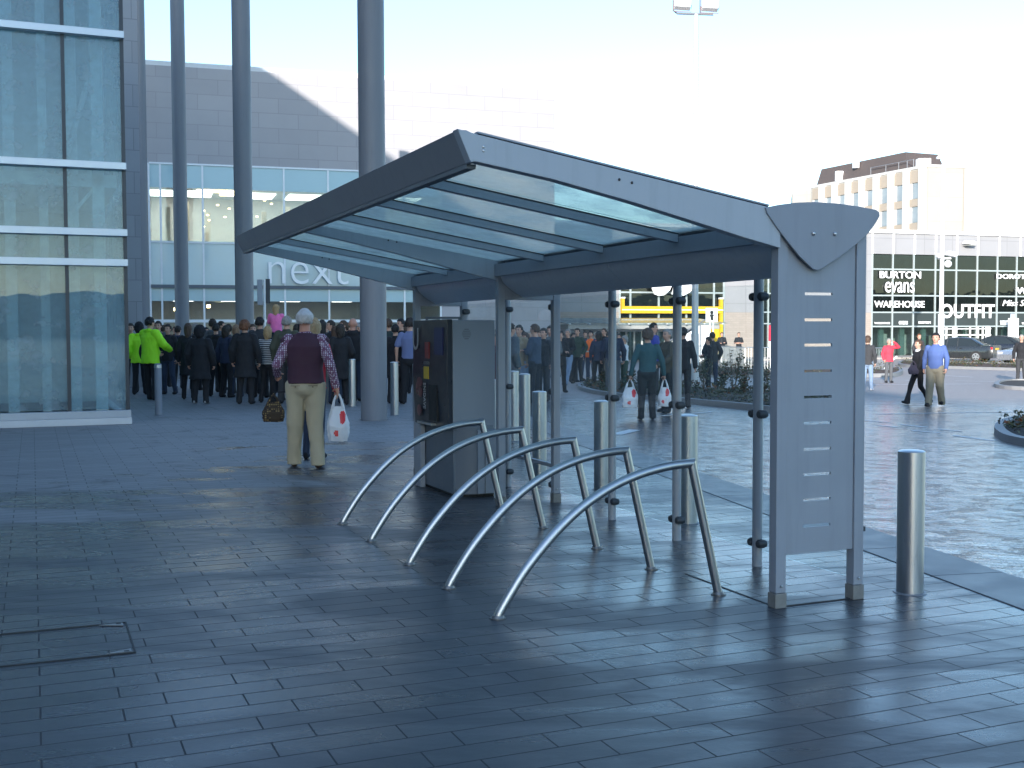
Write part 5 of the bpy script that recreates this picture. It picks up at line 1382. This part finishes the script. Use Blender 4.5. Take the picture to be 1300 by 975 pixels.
def trouser_mesh(pose, kind, voxel, seed=0):
    P = POSES[pose]; b = MB(); w_ = {'slim':0.0, 'straight':.010, 'wide':.024, 'flare':.008}[kind]
    b.loft([(0,.0,.77,.05,.06), (0,.002,.81,.125+w_*.5,.100+w_*.5), (0,.004,.85,.152+w_*.5,.116+w_*.5), (0,.006,.90,.164+w_*.4,.124+w_*.4), (0,0,.99,.150,.110), (0,0,1.01,.148,.108)], 26)
    for s, leg in ((-1, P['rl']), (1, P['ll'])):
        k, a = Vector(leg[0]), Vector(leg[1]); h = HIP(s)
        b.capsule(h, k, .088+w_, .063+w_); 
        lo = a+Vector((0,0,-.03)); b.capsule(k, k.lerp(a, .5), .063+w_, .053+w_); b.capsule(k.lerp(a, .5), lo, .053+w_, (.052 if kind != 'flare' else .085)+w_)
    me = fuse(b, voxel, 7 if voxel > .01 else 14, .008, seed, 'trousers')
    for v in me.vertices:
        if v.co.z < .035: v.co.z = .035+.1*(v.co.z-.035)
    return me
def shoe_mesh():
    b = MB()
    b.ell((0,-.045,.050), (.044,.085,.048), 16, 10); b.ell((0,-.115,.038), (.043,.055,.034), 16, 10); b.ell((0,.022,.052), (.036,.042,.050), 14, 8)
    b.cur = 0
    me = fuse(b, .008, 2, 0, name='shoe')
    for v in me.vertices: v.co.z = max(.0, v.co.z)
    return me
def hair_mesh(kind, seed=0):
    import bmesh
    bm = bmesh.new(); bmesh.ops.create_icosphere(bm, subdivisions=5, radius=1.0)
    drop = {'short':0, 'crop':0, 'bob':.075, 'long':.20, 'ring':0, 'full':.01, 'hood':.03}[kind]
    th = {'short':.012, 'crop':.007, 'bob':.022, 'long':.017, 'ring':.010, 'full':.026, 'hood':.034}[kind]
    for v in bm.verts:
        d = v.co.copy(); c = Vector((0,.004,1.648))
        p = Vector((d.x*(.076+th), d.y*(.094+th), d.z*(.104+th)))
        n_ = noise.noise(Vector((d.x*4+seed, d.y*4, d.z*2)))*.014+noise.noise(Vector((d.x*13, d.y*13+seed, d.z*4)))*.011
        p += d*n_
        z = p.z; front = d.y < -.30
        if kind == 'hood': cut = d.y < -.62 and z < .05
        elif kind in ('bob', 'long'): cut = (d.y < -.45 and z < .055) or (d.y < -.1 and z < -.10)
        elif kind == 'ring': cut = (d.y < -.1 and z < .06) or z < -.072
        else: cut = (d.y < -.42 and z < .050+.012*n_*50) or (d.y < .12 and abs(d.x) > .55 and z < -.01) or z < (-.068 if kind != 'full' else -.090)+.030*noise.noise(Vector((d.x*7, d.y*7+seed, 2)))
        if kind == 'ring':
            p -= d*n_*.6; k = min(1, max(0, (.075-z)/.05)); q_ = Vector((d.x*.0725, d.y*.090, d.z*.1015)); p = q_.lerp(p, k)
        if not cut and drop and z < -.02 and d.y > -.35:
            k = min(1, (-.02-z)/.09); p.z -= drop*k; p.x *= 1+(.10 if kind == 'bob' else .0)*k; p.y = p.y*(1-.25*k)+.045*k
            if kind == 'long': p.x *= 1-.15*k
        if cut: p = Vector((d.x*.066, d.y*.082, d.z*.094))
        v.co = c+p
    me = bpy.data.meshes.new('hair'); bm.to_mesh(me); bm.free(); me.polygons.foreach_set('use_smooth', [True]*len(me.polygons))
    return me
CACHE = {}
def cget(key, fn):
    if key not in CACHE: CACHE[key] = fn()
    return CACHE[key]
def mobj(name, me, mat, parent, slot=0):
    if not me.materials: me.materials.append(mat)
    o = link(name, me, parent); o.material_slots[slot].link = 'OBJECT'; o.material_slots[slot].material = mat
    return o
GNAME = {'jacket':'jacket', 'coat':'coat', 'shirt':'shirt', 'tee':'shirt', 'vest':'knitted_vest', 'hoodie':'hooded_jacket', 'big':'padded_jacket', 'jumper':'jumper', 'hivest':'safety_vest'}
def person(p, ang, label, pose='stand', top='jacket', tm=None, legs='straight', lm=None, hair='short', hm=None, H=1.75, g=1.0, skin=None, shoe=None, voxel=.012, grip=.5, group='people in the crowd', extra=None, headturn=0):
    """ang: direction the person faces, degrees; 0 = towards the camera, 180 = away, 90 = to the right of the picture, -90 = left"""
    t = empty('person', p, R(ang), label, 'person', group)
    s = H/1.75; t.scale = (s*g, s*(.5+.5*g), s)
    tm = tm or C_BLACK; lm = lm or C_CHAR; hm = hm or H_DARK
    hero = voxel < .01
    seed = (len(label)*7) % 5 if hero else 0
    bo = mobj('body', cget(('b', pose, voxel, grip), lambda: body_mesh(pose, voxel, grip)), skin or SKIN, t)
    mobj(GNAME[top], cget(('t', pose, top, voxel), lambda: top_mesh(pose, top, voxel, 1.0, seed)), tm, t)
    mobj('trousers', cget(('l', pose, legs, voxel), lambda: trouser_mesh(pose, legs, voxel, seed)), lm, t)
    if hair: mobj('hair', cget(('h', hair), lambda: hair_mesh(hair, 3)), hm, t)
    for leg, toe in ((POSES[pose]['rl'], -.12), (POSES[pose]['ll'], .12)):
        a = Vector(leg[1]); o = mobj('shoe', cget(('s',), shoe_mesh), shoe or C_BLACK, t); o.location = (a.x, a.y+.0, max(0, a.z-.085)); o.rotation_euler = (0 if a.z < .1 else -.25, 0, toe)
    return t
def foot(x, y): return pg(x, y)
def place(x, yhead, yfeet=None, D=None, H=None):
    """ground point and standing height from where the soles (or a depth) and the crown are seen"""
    if D is None: p = pg(x, yfeet)
    else:
        p = at(x, 420, D); p.z = gz(p.x, p.y)
    h = at(x, yhead, p.y).z-p.z
    return p, min(max(h if H is None else H, 1.50), 1.93)
def P(x, yh, label, ang=180, feet=None, D=None, **k):
    H = k.pop('H', None); p, h = place(x, yh, feet, D, H); return person(p, ang, label, H=h, **k)
WALK = 'people walking across the plaza or the road'
# ---- foreground man in a knitted vest, from behind
hero_p, hh = place(389, 391, 594)
hero = person(hero_p, 184, 'white haired man from behind in a maroon knitted vest, checked sleeves and beige trousers', 'carry', 'shirt', C_CHECK, 'wide', C_KHAKI, 'ring', H_WHT, H=hh, g=1.10, skin=SKIN2, shoe=C_BROWN, voxel=.0075, grip=1.1, group=WALK)
ves = mobj('knitted_vest', cget(('t', 'carry', 'vest', .0075), lambda: top_mesh('carry', 'vest', .0075, 1.5, 2)), C_MAROON, hero)
b = MB(); b.loft([(0,.0,.975,.176,.132), (0,0,1.005,.174,.130)]); mobj('waistband', fuse(b, .008, 1, 0, name='waistband'), C_MAROON, hero)
b = MB()
for s in (-1, 1): b.box(s*.085-.045, s*.085+.045, .128, .1355, .905, .910); b.cyl((s*.085,.129,.895), (s*.085,.137,.895), .006, .006, 8)
mobj('back_pocket', b.mesh('pk', [C_BROWN]), C_BROWN, hero)
def bag(loc, ang, label, h=.50, w=.26, d=.13, mats=None, handle=.16, seed=0, red=True, name='carrier_bag', cat='carrier bag', group=None):
    """loc: top of the handles (where the hand holds it)"""
    t = empty(name, loc, ang, label, cat, group)
    b = MB(); n = 64; rs = []
    for i in range(41):
        f = i/40; z = -handle-(h-handle)*f
        ww = w*(.55+.45*min(1, f*2.2))*(1-.12*max(0, f-.8)*5); dd = d*(.25+.75*min(1, f*1.8))*(1-.2*max(0, f-.85)*5)
        ring = []
        for k in range(n):
            a = 2*math.pi*k/n; cx, cy = math.cos(a), math.sin(a)
            r = 1+.13*noise.noise(Vector((cx*1.8+seed, cy*1.8, f*2.5)))+.06*noise.noise(Vector((cx*6+seed, cy*6, f*9)))
            ring.append(Vector((ww/2*math.copysign(abs(cx)**.7, cx)*r, dd/2*math.copysign(abs(cy)**.8, cy)*r, z+.012*noise.noise(Vector((cx*3, cy*3, seed+f))))))
        rs.append(ring)
    b.rings(rs)
    m0, m1 = mats or (PLASTIC, REDP)
    if red:
        for i, q in enumerate(b.f):
            c = sum((b.v[j] for j in q), Vector())/len(q)
            if len(q) == 4 and ((((c.x-w*.2)/(w*.15))**2+((c.z+h*.5)/(h*.14))**2 < 1+.5*noise.noise(c*25)) or (((c.x+w*.08)/(w*.12))**2+((c.z+h*.83)/(h*.06))**2 < 1)): b.m[i] = 1
    b.build('bag_body', [m0, m1], t, smooth=True, angle=60)
    for s in (-1, 1):
        hb = MB(); y = s*d*.06
        hb.tube([(-w*.24, y, -handle-.02), (-w*.16, y, -handle*.55), (-.02, y*.5, -.03), (0, 0, 0), (.02, y*.5, -.03), (w*.16, y, -handle*.55), (w*.24, y, -handle-.02)], [.020,.014,.010,.010,.010,.014,.020], 8)
        hb.build('handle', m0, t, smooth=True)
    return t
PLASTIC = pm('bag_plastic', (.62,.64,.68), .35, 0, .08, 5, .4, 25); REDP = pm('bag_red_print', (.62,.03,.04), .35, 0, .05)
def hand(t, pose, side, reach=.075):
    a = POSES[pose]['r' if side < 0 else 'l']; e, w_ = Vector(a[0]), Vector(a[1]); q = w_+(w_-e).normalized()*reach
    bpy.context.view_layer.update()
    return t.matrix_world @ q
q = hand(hero, 'carry', -1)
bag(q, R(10), 'white carrier bag with red print hanging from the white haired man\'s right hand', .56, .25, .14, seed=2, group='white carrier bags')
# ---- woman just ahead of him, with leopard handbag
w2p, w2h = place(400, 400, 583)
wo = person(w2p, 176, 'fair haired woman in blue jeans walking just ahead of the white haired man', 'bags', 'jumper', C_RED, 'slim', C_JEAN, 'bob', H_BLD, H=w2h*.97, g=.9, group=WALK)
q = hand(wo, 'bags', 1)
hbp = at(347, 500, wo.location.y-.05); 
t = bag(hbp, R(20), 'leopard print handbag with a dark strap held left of the white haired man', .34, .26, .13, (C_LEOP, C_BLACK), .10, 5, False, 'handbag', 'handbag')
b = MB(); a = t.matrix_world if False else None
qq = q-hbp; M = Matrix.Rotation(-R(20), 3, 'Z')
qq = M @ qq
b.tube([(-.04,0,-.12), (.03,0,.02), tuple(qq*.55+Vector((0,0,.04))), tuple(qq)], .011, 6); b.build('strap', C_BLACK, t, smooth=True)
# ---- people left of the columns
P(166, 411, 'man in sunglasses and dark jacket showing behind the edge of the glass building', 10, D=30, top='jacket', tm=C_CHAR, hair='short')
P(178, 410, 'steward in a bright yellow jacket, left and behind the other one in yellow', 195, feet=501, pose='pockets', top='big', tm=C_HIVIS, lm=C_BLACK, hair='hood', hm=C_BLACK)
hv2 = P(192, 396, 'tall steward in a bright yellow jacket with dark side panels, reaching forward', 150, feet=508, pose='forward', top='big', tm=C_HIVIS, lm=C_BLACK, hair='short', hm=H_BLK, g=1.08)
sp_ = MB(); sp_.ell((.175,.03,1.02),(.055,.10,.19)); o = fuse(sp_, .02, 3, .004, name='side_panel'); mobj('side_panel', o, C_BLACK, hv2)
P(201, 408, 'man facing the viewer between the two yellow stewards and the column', 0, D=31, top='jacket', tm=C_GREY)
P(213, 412, 'dark haired man in sunglasses facing the viewer right of the yellow stewards', -10, D=29, pose='relaxed', top='jacket', tm=C_BLACK, lm=C_JEAN)
P(226, 414, 'person in a dark top behind the column with their back turned', 170, D=32, top='hoodie', tm=C_NAVY)
wb = P(240, 411, 'woman with long brown hair and a pale shoulder bag, seen from behind', 185, feet=507, top='coat', tm=C_BLACK, lm=C_BLACK, hair='long', hm=H_BRN, g=.92)
bag(hand(wb, 'stand', -1)+Vector((-.03,-.02,.15)), .2, 'pale shoulder bag at the side of the brown haired woman in black', .40, .20, .09, (cloth('bag_beige', (.30,.28,.26)), C_TAN), .1, 7, False, 'shoulder_bag', 'handbag')
b = MB(); bpy.context.view_layer.update(); M = wb.matrix_world
bq = hand(wb, 'stand', -1)+Vector((-.03,-.02,.03))
a0 = M @ Vector((-.10,.10,1.44)); t = empty('bag_strap', (0,0,0), 0, 'pale strap running up the back of the brown haired woman in black', 'strap')
b.tube([a0, M @ Vector((-.17,.14,1.25)), M @ Vector((-.235,.12,1.0)), bq+Vector((0,-.02,-.08))], .011, 6); b.build('strap', MATS['bag_beige'], t)
P(255, 414, 'woman in a long hooded black coat and white soled shoes, from behind', 178, feet=513, top='coat', tm=C_BLACK, legs='straight', lm=C_BLACK, hair='hood', hm=C_BLACK, g=1.12, shoe=cloth('pale_shoe', (.25,.25,.26)))
P(270, 404, 'tall man in a grey hooded jacket behind the women in black coats', 175, D=30, top='hoodie', tm=C_GREY, lm=C_CHAR)
P(281, 408, 'man in charcoal seen between the black coats, facing left', 100, D=31, top='jacket', tm=C_CHAR, hair='crop')
P(290, 412, 'person in a slate blue jacket in front of the second column', 200, D=29, top='jacket', tm=C_SLATE)
P(301, 413, 'fair haired woman in a brown jacket behind the auburn haired woman', 190, feet=504, top='jacket', tm=C_BROWN, lm=C_JEAN, hair='bob', hm=hairm('hair_fair', (.24,.15,.09)), g=.95)
P(312, 407, 'woman with short auburn hair in a long black coat, from behind', 180, feet=513, top='coat', tm=C_BLACK, lm=C_BLACK, hair='full', hm=H_AUB, g=1.1)
P(331, 402, 'tall dark haired man in black between the auburn haired woman and the striped top', 180, feet=505, top='jacket', tm=C_CHAR, lm=C_BLACK, hair='short', hm=H_BLK, g=1.1)
P(341, 415, 'blonde woman in a black and white striped top, from behind', 183, feet=511, pose='relaxed', top='jumper', tm=C_STRIPE, lm=C_BLACK, hair='bob', hm=H_BLD, g=.98)
fa, fh = place(351, 418, D=26)
fa_ = person(fa, 180, 'man carrying the girl in pink on his shoulders', H=1.80, top='jacket', tm=C_NAVY, hair='short', pose='stand')
gp = fa_.location.copy(); gs = .72
girl = person((gp.x, gp.y-.02, gp.z+2.20-1.75*gs), 180, 'small girl with long fair hair in a pink top sitting on a man\'s shoulders', 'seated', 'jumper', C_PINK, 'slim', C_JEAN, 'long', H_BLD, H=1.75*gs, g=1.12, shoe=C_PINK)
P(364, 402, 'grey haired man in an olive grey jacket, left of the foreground man', 178, D=25, top='jacket', tm=C_OLIVE, lm=C_CHAR, hair='short', hm=H_GRY, g=1.1)
P(377, 412, 'person in a dark red top hidden behind the foreground man', 180, D=27, top='jumper', tm=C_MAROON)
P(409, 407, 'black haired woman in black right of the foreground man', 190, D=26.5, top='coat', tm=C_BLACK, hair='long', hm=H_BLK)
P(420, 407, 'man in dark blue looking left beyond the carrier bag', -70, D=29, top='jacket', tm=C_NAVY, lm=C_JEAN)
P(425, 415, 'woman with brown hair and a patterned top, in front of the man in dark blue', 195, D=25, top='jumper', tm=C_FLORAL, lm=C_JEAN, hair='long', hm=H_BRN, g=.9)
P(436, 407, 'short haired man turned left beside the bald man', -60, D=27, top='jacket', tm=C_BLACK, lm=C_JEAN, hair='crop', hm=H_BRN)
P(449, 404, 'bald man in a black hooded jacket, from behind', 182, feet=509, top='hoodie', tm=C_BLACK, lm=C_JEAN, hair=None, g=1.15, skin=SKIN2, shoe=C_BLACK)
P(459, 410, 'dark haired person just left of the widest column', 175, D=30, top='jacket', tm=C_CHAR)
P(493, 405, 'man in a dark jacket with a green panel just right of the widest column', 190, D=25.5, pose='relaxed', top='jacket', tm=cloth('green_black', (.02,.035,.035)), lm=C_CHAR, hair='short', hm=H_BRN)
P(509, 405, 'tall man in black looking left beside the blue shirted man', -50, D=27, top='coat', tm=C_BLACK, lm=C_BLACK, hair='short', hm=H_BLK)
P(521, 404, 'man in a short sleeved blue shirt and black trousers, from behind', 178, feet=513, pose='stand', top='tee', tm=C_BLUE, lm=C_BLACK, hair='short', hm=H_DARK, g=1.1, legs='straight')
P(532, 415, 'person with a ruddy face beside the top of the kiosk', 0, D=30, top='jacket', tm=C_BLACK)
# ---- people seen through the shelter
P(624, 416, 'man facing the viewer in the gap between the kiosk and the middle post', 20, D=25, top='jacket', tm=C_BLACK)
P(627, 424, 'shorter person in front, in the gap between the kiosk and the middle post', -20, D=23.5, top='hoodie', tm=C_NAVY)
P(648, 411, 'big man in a slate jacket right behind the middle post', 120, D=22.5, pose='pockets', top='big', tm=C_SLATE, lm=C_BLACK, g=1.12)
P(659, 413, 'man in a tan jacket looking towards the viewer beyond the thin screen post', -30, D=25.5, top='jacket', tm=C_TAN, lm=C_LJEAN)
P(667, 423, 'woman with folded arms right of the man in the tan jacket', -50, D=27, pose='folded', top='jumper', tm=C_BROWN, lm=C_LJEAN, hair='full', hm=H_BRN)
P(672, 421, 'bald person far back left of the profile man', -20, D=31, top='jacket', tm=C_GREY, hair='crop', hm=H_GRY)
P(679, 412, 'man in a dark blue sweatshirt with a pale emblem on the back, in left profile', -115, feet=512, pose='folded', top='jumper', tm=cloth('sweat_blue', (.03,.05,.085)), lm=C_BLACK, hair='short', hm=H_BRN, g=1.12)
P(690, 417, 'man in black partly hidden between the profile man and the folded arms man', -30, D=26, top='jacket', tm=C_BLACK)
P(699, 414, 'man in a grey jacket with folded arms, left of the wide flat post', -20, feet=505, pose='folded', top='jacket', tm=cloth('worn_grey', (.10,.12,.13)), lm=C_BLACK, hair='short', hm=H_DARK, g=1.08)
P(721, 418, 'grey haired man in a black jumper and pale jeans', -40, feet=489, pose='lean', top='jumper', tm=C_BLACK, lm=C_LJEAN, hair='short', hm=H_GRY)
P(728, 423, 'dark haired person behind the grey haired man in pale jeans', 30, D=37, top='jacket', tm=C_NAVY)
P(733, 417, 'man in a dark green jacket left of the orange vest', -20, feet=487, pose='pockets', top='jacket', tm=cloth('dark_green', (.03,.05,.035)), lm=C_BLACK, hair='short', hm=H_DARK)
ov = P(750, 420, 'man in an orange safety vest over navy workwear', -25, feet=486, pose='stand', top='jumper', tm=cloth('navy_workwear', (.035,.05,.13)), lm=C_JEAN, hair='short', hm=H_BLK)
mobj('safety_vest', cget(('t', 'stand', 'hivest', .012), lambda: top_mesh('stand', 'hivest', .012, 1.0, 1)), C_ORANGE, ov)
b = MB(); b.loft([(0,0,1.03,.192,.146), (0,0,1.08,.192,.147)]); mobj('reflective_band', fuse(b, .012, 1, 0, name='band'), REFL, ov)
P(767, 417, 'man in a black jacket and khaki trousers left of the round screen post', -50, feet=486, pose='relaxed', top='jacket', tm=C_BLACK, lm=cloth('dull_khaki', (.20,.18,.14)), hair='crop', hm=H_BRN)
P(778, 416, 'big man in dark blue mostly behind the round screen post', 190, D=30, top='jumper', tm=C_NAVY, lm=C_GREY, g=1.2, hair='short', hm=H_BLK)
P(793, 427, 'grey haired person in a white tee shirt facing left', -70, D=32, pose='forward', top='tee', tm=C_WHITE, lm=cloth('dark_green2', (.03,.06,.04)), hair='full', hm=H_GRY, g=.95)
tl = P(822, 418, 'woman in a teal top from behind, holding a white carrier bag in each hand', 182, feet=533, pose='bags', top='shirt', tm=C_TEAL, lm=C_BLACK, hair='full', hm=H_BRN, g=1.08, grip=1.0)
bag(hand(tl, 'bags', 1), .1, 'white carrier bag in the left hand of the woman in teal', .52, .30, .16, seed=11, group='white carrier bags')
bag(hand(tl, 'bags', -1), -.2, 'white and red carrier bag in the right hand of the woman in teal', .50, .24, .14, seed=15, group='white carrier bags')
P(830, 410, 'tall man in a royal blue top and sunglasses behind the woman in teal', 60, D=27, top='jumper', tm=C_ROYAL, lm=C_CHAR, hair='crop', hm=H_DARK)
P(847, 418, 'balding man in an olive brown jacket looking down, right of the woman in teal', -60, feet=524, pose='forward', top='jacket', tm=cloth('olive_brown', (.06,.05,.035)), lm=C_BLACK, hair='crop', hm=H_GRY, g=1.1)
P(867, 416, 'man in black whose back shows right of the wide screen post', 160, feet=518, pose='stand', top='jacket', tm=C_BLACK, lm=C_BLACK, hair='short', hm=H_BLK)
P(904, 422, 'taller of the two in dark coats right of the light mast', 175, feet=494, pose='pockets', top='jacket', tm=C_CHAR, lm=C_NAVY, hair='short', hm=H_DARK)
P(899, 429, 'shorter of the two in dark coats right of the light mast, facing left', -80, feet=495, pose='folded', top='jacket', tm=C_BLACK, lm=C_BLACK, hair='full', hm=H_DARK, g=.95)
P(916.5, 422, 'person holding papers behind the barrier by the yellow door', 0, D=66, pose='folded', top='jacket', tm=C_BLACK, lm=C_CHAR, hair='short', hm=H_BRN)
P(938, 422, 'man in black leaning on the barrier in front of the pale brick wall', -20, D=66, pose='folded', top='tee', tm=C_BLACK, lm=C_CHAR, hair='crop', hm=H_BRN)
# ---- right of the slotted panel
P(1101, 427, 'person in a dark jacket and pale jeans half hidden by the slotted panel', 150, feet=496, pose='stroll', top='jacket', tm=C_CHAR, lm=C_LJEAN, hair='full', hm=H_BRN, group=WALK, shoe=C_WHITE)
P(1128, 430, 'man in a bright red jacket shading his eyes with a raised hand', 5, feet=486, pose='shade', top='jacket', tm=C_RED, lm=C_GREY, hair='crop', hm=H_GRY, group=WALK)
P(1167, 424, 'man in a dark jacket standing behind the walking couple', 10, D=48, pose='stand', top='jacket', tm=C_CHAR, lm=C_CHAR, hair='crop', hm=H_AUB, group=WALK)
wc = P(1165, 432, 'woman in a black suit and white collar striding left beside the man in blue', -75, feet=514, pose='walk', top='jacket', tm=C_BLACK, legs='flare', lm=C_BLACK, hair='short', hm=H_BRN, g=.98, group=WALK)
b = MB(); b.loft([(0,-.01,1.43,.088,.082), (0,-.005,1.50,.072,.070)]); mobj('collar', fuse(b, .012, 2, 0, name='collar'), C_WHITE, wc)
P(1187, 423, 'heavy man in a blue shirt and khaki trousers walking in sunglasses', -35, feet=516, pose='stroll', top='shirt', tm=cloth('mid_blue_shirt', (.07,.12,.31), .08), legs='wide', lm=cloth('khaki_grey', (.22,.20,.15)), hair='short', hm=H_BLK, g=1.13, group=WALK)
q = wc.location+Vector((-.20,-.26,1.02)); bag(q, .3, 'dark handbag carried by the striding woman in black', .30, .26, .12, (cloth('bag_plum', (.06,.05,.075)), C_BLACK), .10, 21, False, 'handbag', 'handbag')
P(1296, 425, 'man in black with a white collar cut by the right edge of the picture', -20, feet=486, pose='stand', top='jumper', tm=C_BLACK, lm=C_CHAR, hair='crop', hm=H_GRY, group=WALK)
# ---- heads further back in the crowd
bk = random.Random(5)
fill = [(172,414,'in the far row between the glass corner and the stewards'), (222,415,'in the far row just left of the third column'), (247,413,'in the far row between the two women in black coats'), (262,416,'in the far row behind the long black coat'),
        (322,413,'in the far row left of the tall dark haired man'), (386,411,'in the far row above the foreground man\'s shoulder'), (414,413,'in the far row behind the black haired woman'), (443,411,'in the far row left of the bald man'),
        (501,413,'in the far row right of the widest column'), (515,414,'in the far row left of the blue shirted man'), (540,417,'in the far row behind the dark kiosk front'), (634,419,'in the far row behind the middle post'),
        (664,420,'in the far row right of the man in tan'), (685,419,'in the far row behind the profile man'), (693,420,'in the far row between two men with folded arms'), (706,421,'in the far row behind the wide flat post'),
        (713,420,'in the far row right of the wide flat post'), (743,421,'in the far row behind the orange vest'), (757,422,'in the far row right of the orange vest'), (786,424,'in the far row left of the white tee shirt'), (771,421,'in the far row behind the khaki trousers')]
tmats = [(C_BLACK,'black'), (C_NAVY,'navy'), (C_CHAR,'charcoal'), (C_BROWN,'brown'), (C_SLATE,'slate blue'), (C_OLIVE,'olive'), (C_GREY,'grey')]
hmats = [(H_DARK,'dark'), (H_BRN,'brown'), (H_GRY,'grey'), (H_BLK,'black')]
for i, (x, y, w_) in enumerate(fill):
    tm_, tn = tmats[(i*3) % 7]; hm_, hn = hmats[i % 4]
    P(x, y, '%s haired onlooker in %s %s' % (hn, tn, w_), bk.choice([0, 20, -30, 180, 160, 200]), D=bk.uniform(39, 44), pose=bk.choice(['stand','relaxed','pockets']), top=bk.choice(['jacket','hoodie']), tm=tm_, lm=bk.choice([C_JEAN, C_BLACK, C_CHAR]), hair='short', hm=hm_)

more = [(208,413,33,'black','between the yellow steward and the brown haired woman'), (248,412,31,'charcoal','just right of the brown haired woman\'s shoulder'), (274,411,28,'black','in front of the grey hooded man, right of the long black coat'), (287,414,27.5,'navy','left of the fair haired woman in brown'),
        (321,412,29,'black','between the auburn haired woman and the tall dark man'), (356,413,30,'charcoal','just right of the girl in pink'), (384,408,24.5,'black','directly beyond the foreground man'), (432,412,24.5,'black','left of the bald man, in front of the patterned top'),
        (440,410,28,'navy','close behind the bald man\'s left shoulder'), (456,412,26,'charcoal','close behind the bald man\'s right shoulder'), (502,412,25,'black','between the widest column and the blue shirted man'), (527,412,29,'charcoal','just right of the blue shirted man\'s head'),
        (640,420,26,'black','between the big man in slate and the kiosk'), (656,424,27,'charcoal','below and behind the man in tan'), (711,421,30,'black','between the wide flat post and the grey haired man in jeans'), (760,421,33,'navy','between the orange vest and the khaki trousers')]
for i, (x, y, D, cn_, w_) in enumerate(more):
    P(x, y, 'onlooker in dark %s %s' % (cn_, w_) if cn_ != 'black' else 'onlooker in black %s' % w_, [180, 170, 195, 150, 20][i % 5], D=D, pose=['pockets','stand','folded','relaxed'][i % 4], top=['jacket','coat','hoodie'][i % 3], tm={'black':C_BLACK,'charcoal':C_CHAR,'navy':C_NAVY}[cn_], lm=C_BLACK, hair=['short','bob','crop','full'][(i*3) % 4], hm=[H_DARK, H_BRN, H_GRY, H_BLK][(i+1) % 4])
# ================================================================== sky, sun, camera
sc = bpy.context.scene
wd = bpy.data.worlds.new('World'); sc.world = wd; wd.use_nodes = True
nt = wd.node_tree; bg = nt.nodes['Background']; bg.inputs['Strength'].default_value = .15
sky = nt.nodes.new('ShaderNodeTexSky'); sky.sky_type = 'NISHITA'; sky.sun_disc = False
sky.sun_elevation = SUN_EL; sky.sun_rotation = SUN_AZ+math.pi
sky.air_density = 1.0; sky.dust_density = .5; sky.ozone_density = 2.2
tn = nt.nodes.new('ShaderNodeMixRGB'); tn.blend_type = 'MULTIPLY'; tn.inputs[0].default_value = 1; tn.inputs[2].default_value = (.94, 1.0, 1.04, 1)
nt.links.new(sky.outputs[0], tn.inputs[1]); nt.links.new(tn.outputs[0], bg.inputs[0])
sd = bpy.data.lights.new('sun', 'SUN'); sd.energy = 3.0; sd.angle = R(.4); sd.color = (1.0, .93, .86)
so = bpy.data.objects.new('sun', sd); col.objects.link(so)
d = Vector((math.sin(SUN_AZ)*math.cos(SUN_EL), math.cos(SUN_AZ)*math.cos(SUN_EL), -math.sin(SUN_EL)))
so.rotation_euler = d.to_track_quat('-Z', 'Y').to_euler(); so.location = (-30, -60, 40)
cd = bpy.data.cameras.new('camera'); cam = bpy.data.objects.new('camera', cd); col.objects.link(cam)
cd.sensor_width = 36; cd.lens = F/1300*36; cd.clip_end = 5000; cd.clip_start = .05
c, s = math.cos(PITCH), math.sin(PITCH); cr, sr = math.cos(ROLL), math.sin(ROLL)
R0 = Vector((1,0,0)); U0 = Vector((0,s,c)); Fw = Vector((0,c,-s))
rx = R0*cr+U0*sr; uy = -R0*sr+U0*cr
M = Matrix((rx, uy, -Fw)).transposed().to_4x4(); M.translation = CAM; cam.matrix_world = M
sc.camera = cam
vs_ = sc.view_settings; vs_.view_transform = 'Standard'; vs_.look = 'None'; vs_.exposure = 1.6; vs_.gamma = 1
sc.render.engine = 'CYCLES'; sc.cycles.max_bounces = 8; sc.cycles.transparent_max_bounces = 24; sc.cycles.caustics_reflective = True; sc.cycles.blur_glossy = 1.0; sc.cycles.sample_clamp_indirect = 6; sc.cycles.caustics_refractive = False
sc.cycles.use_denoising = True
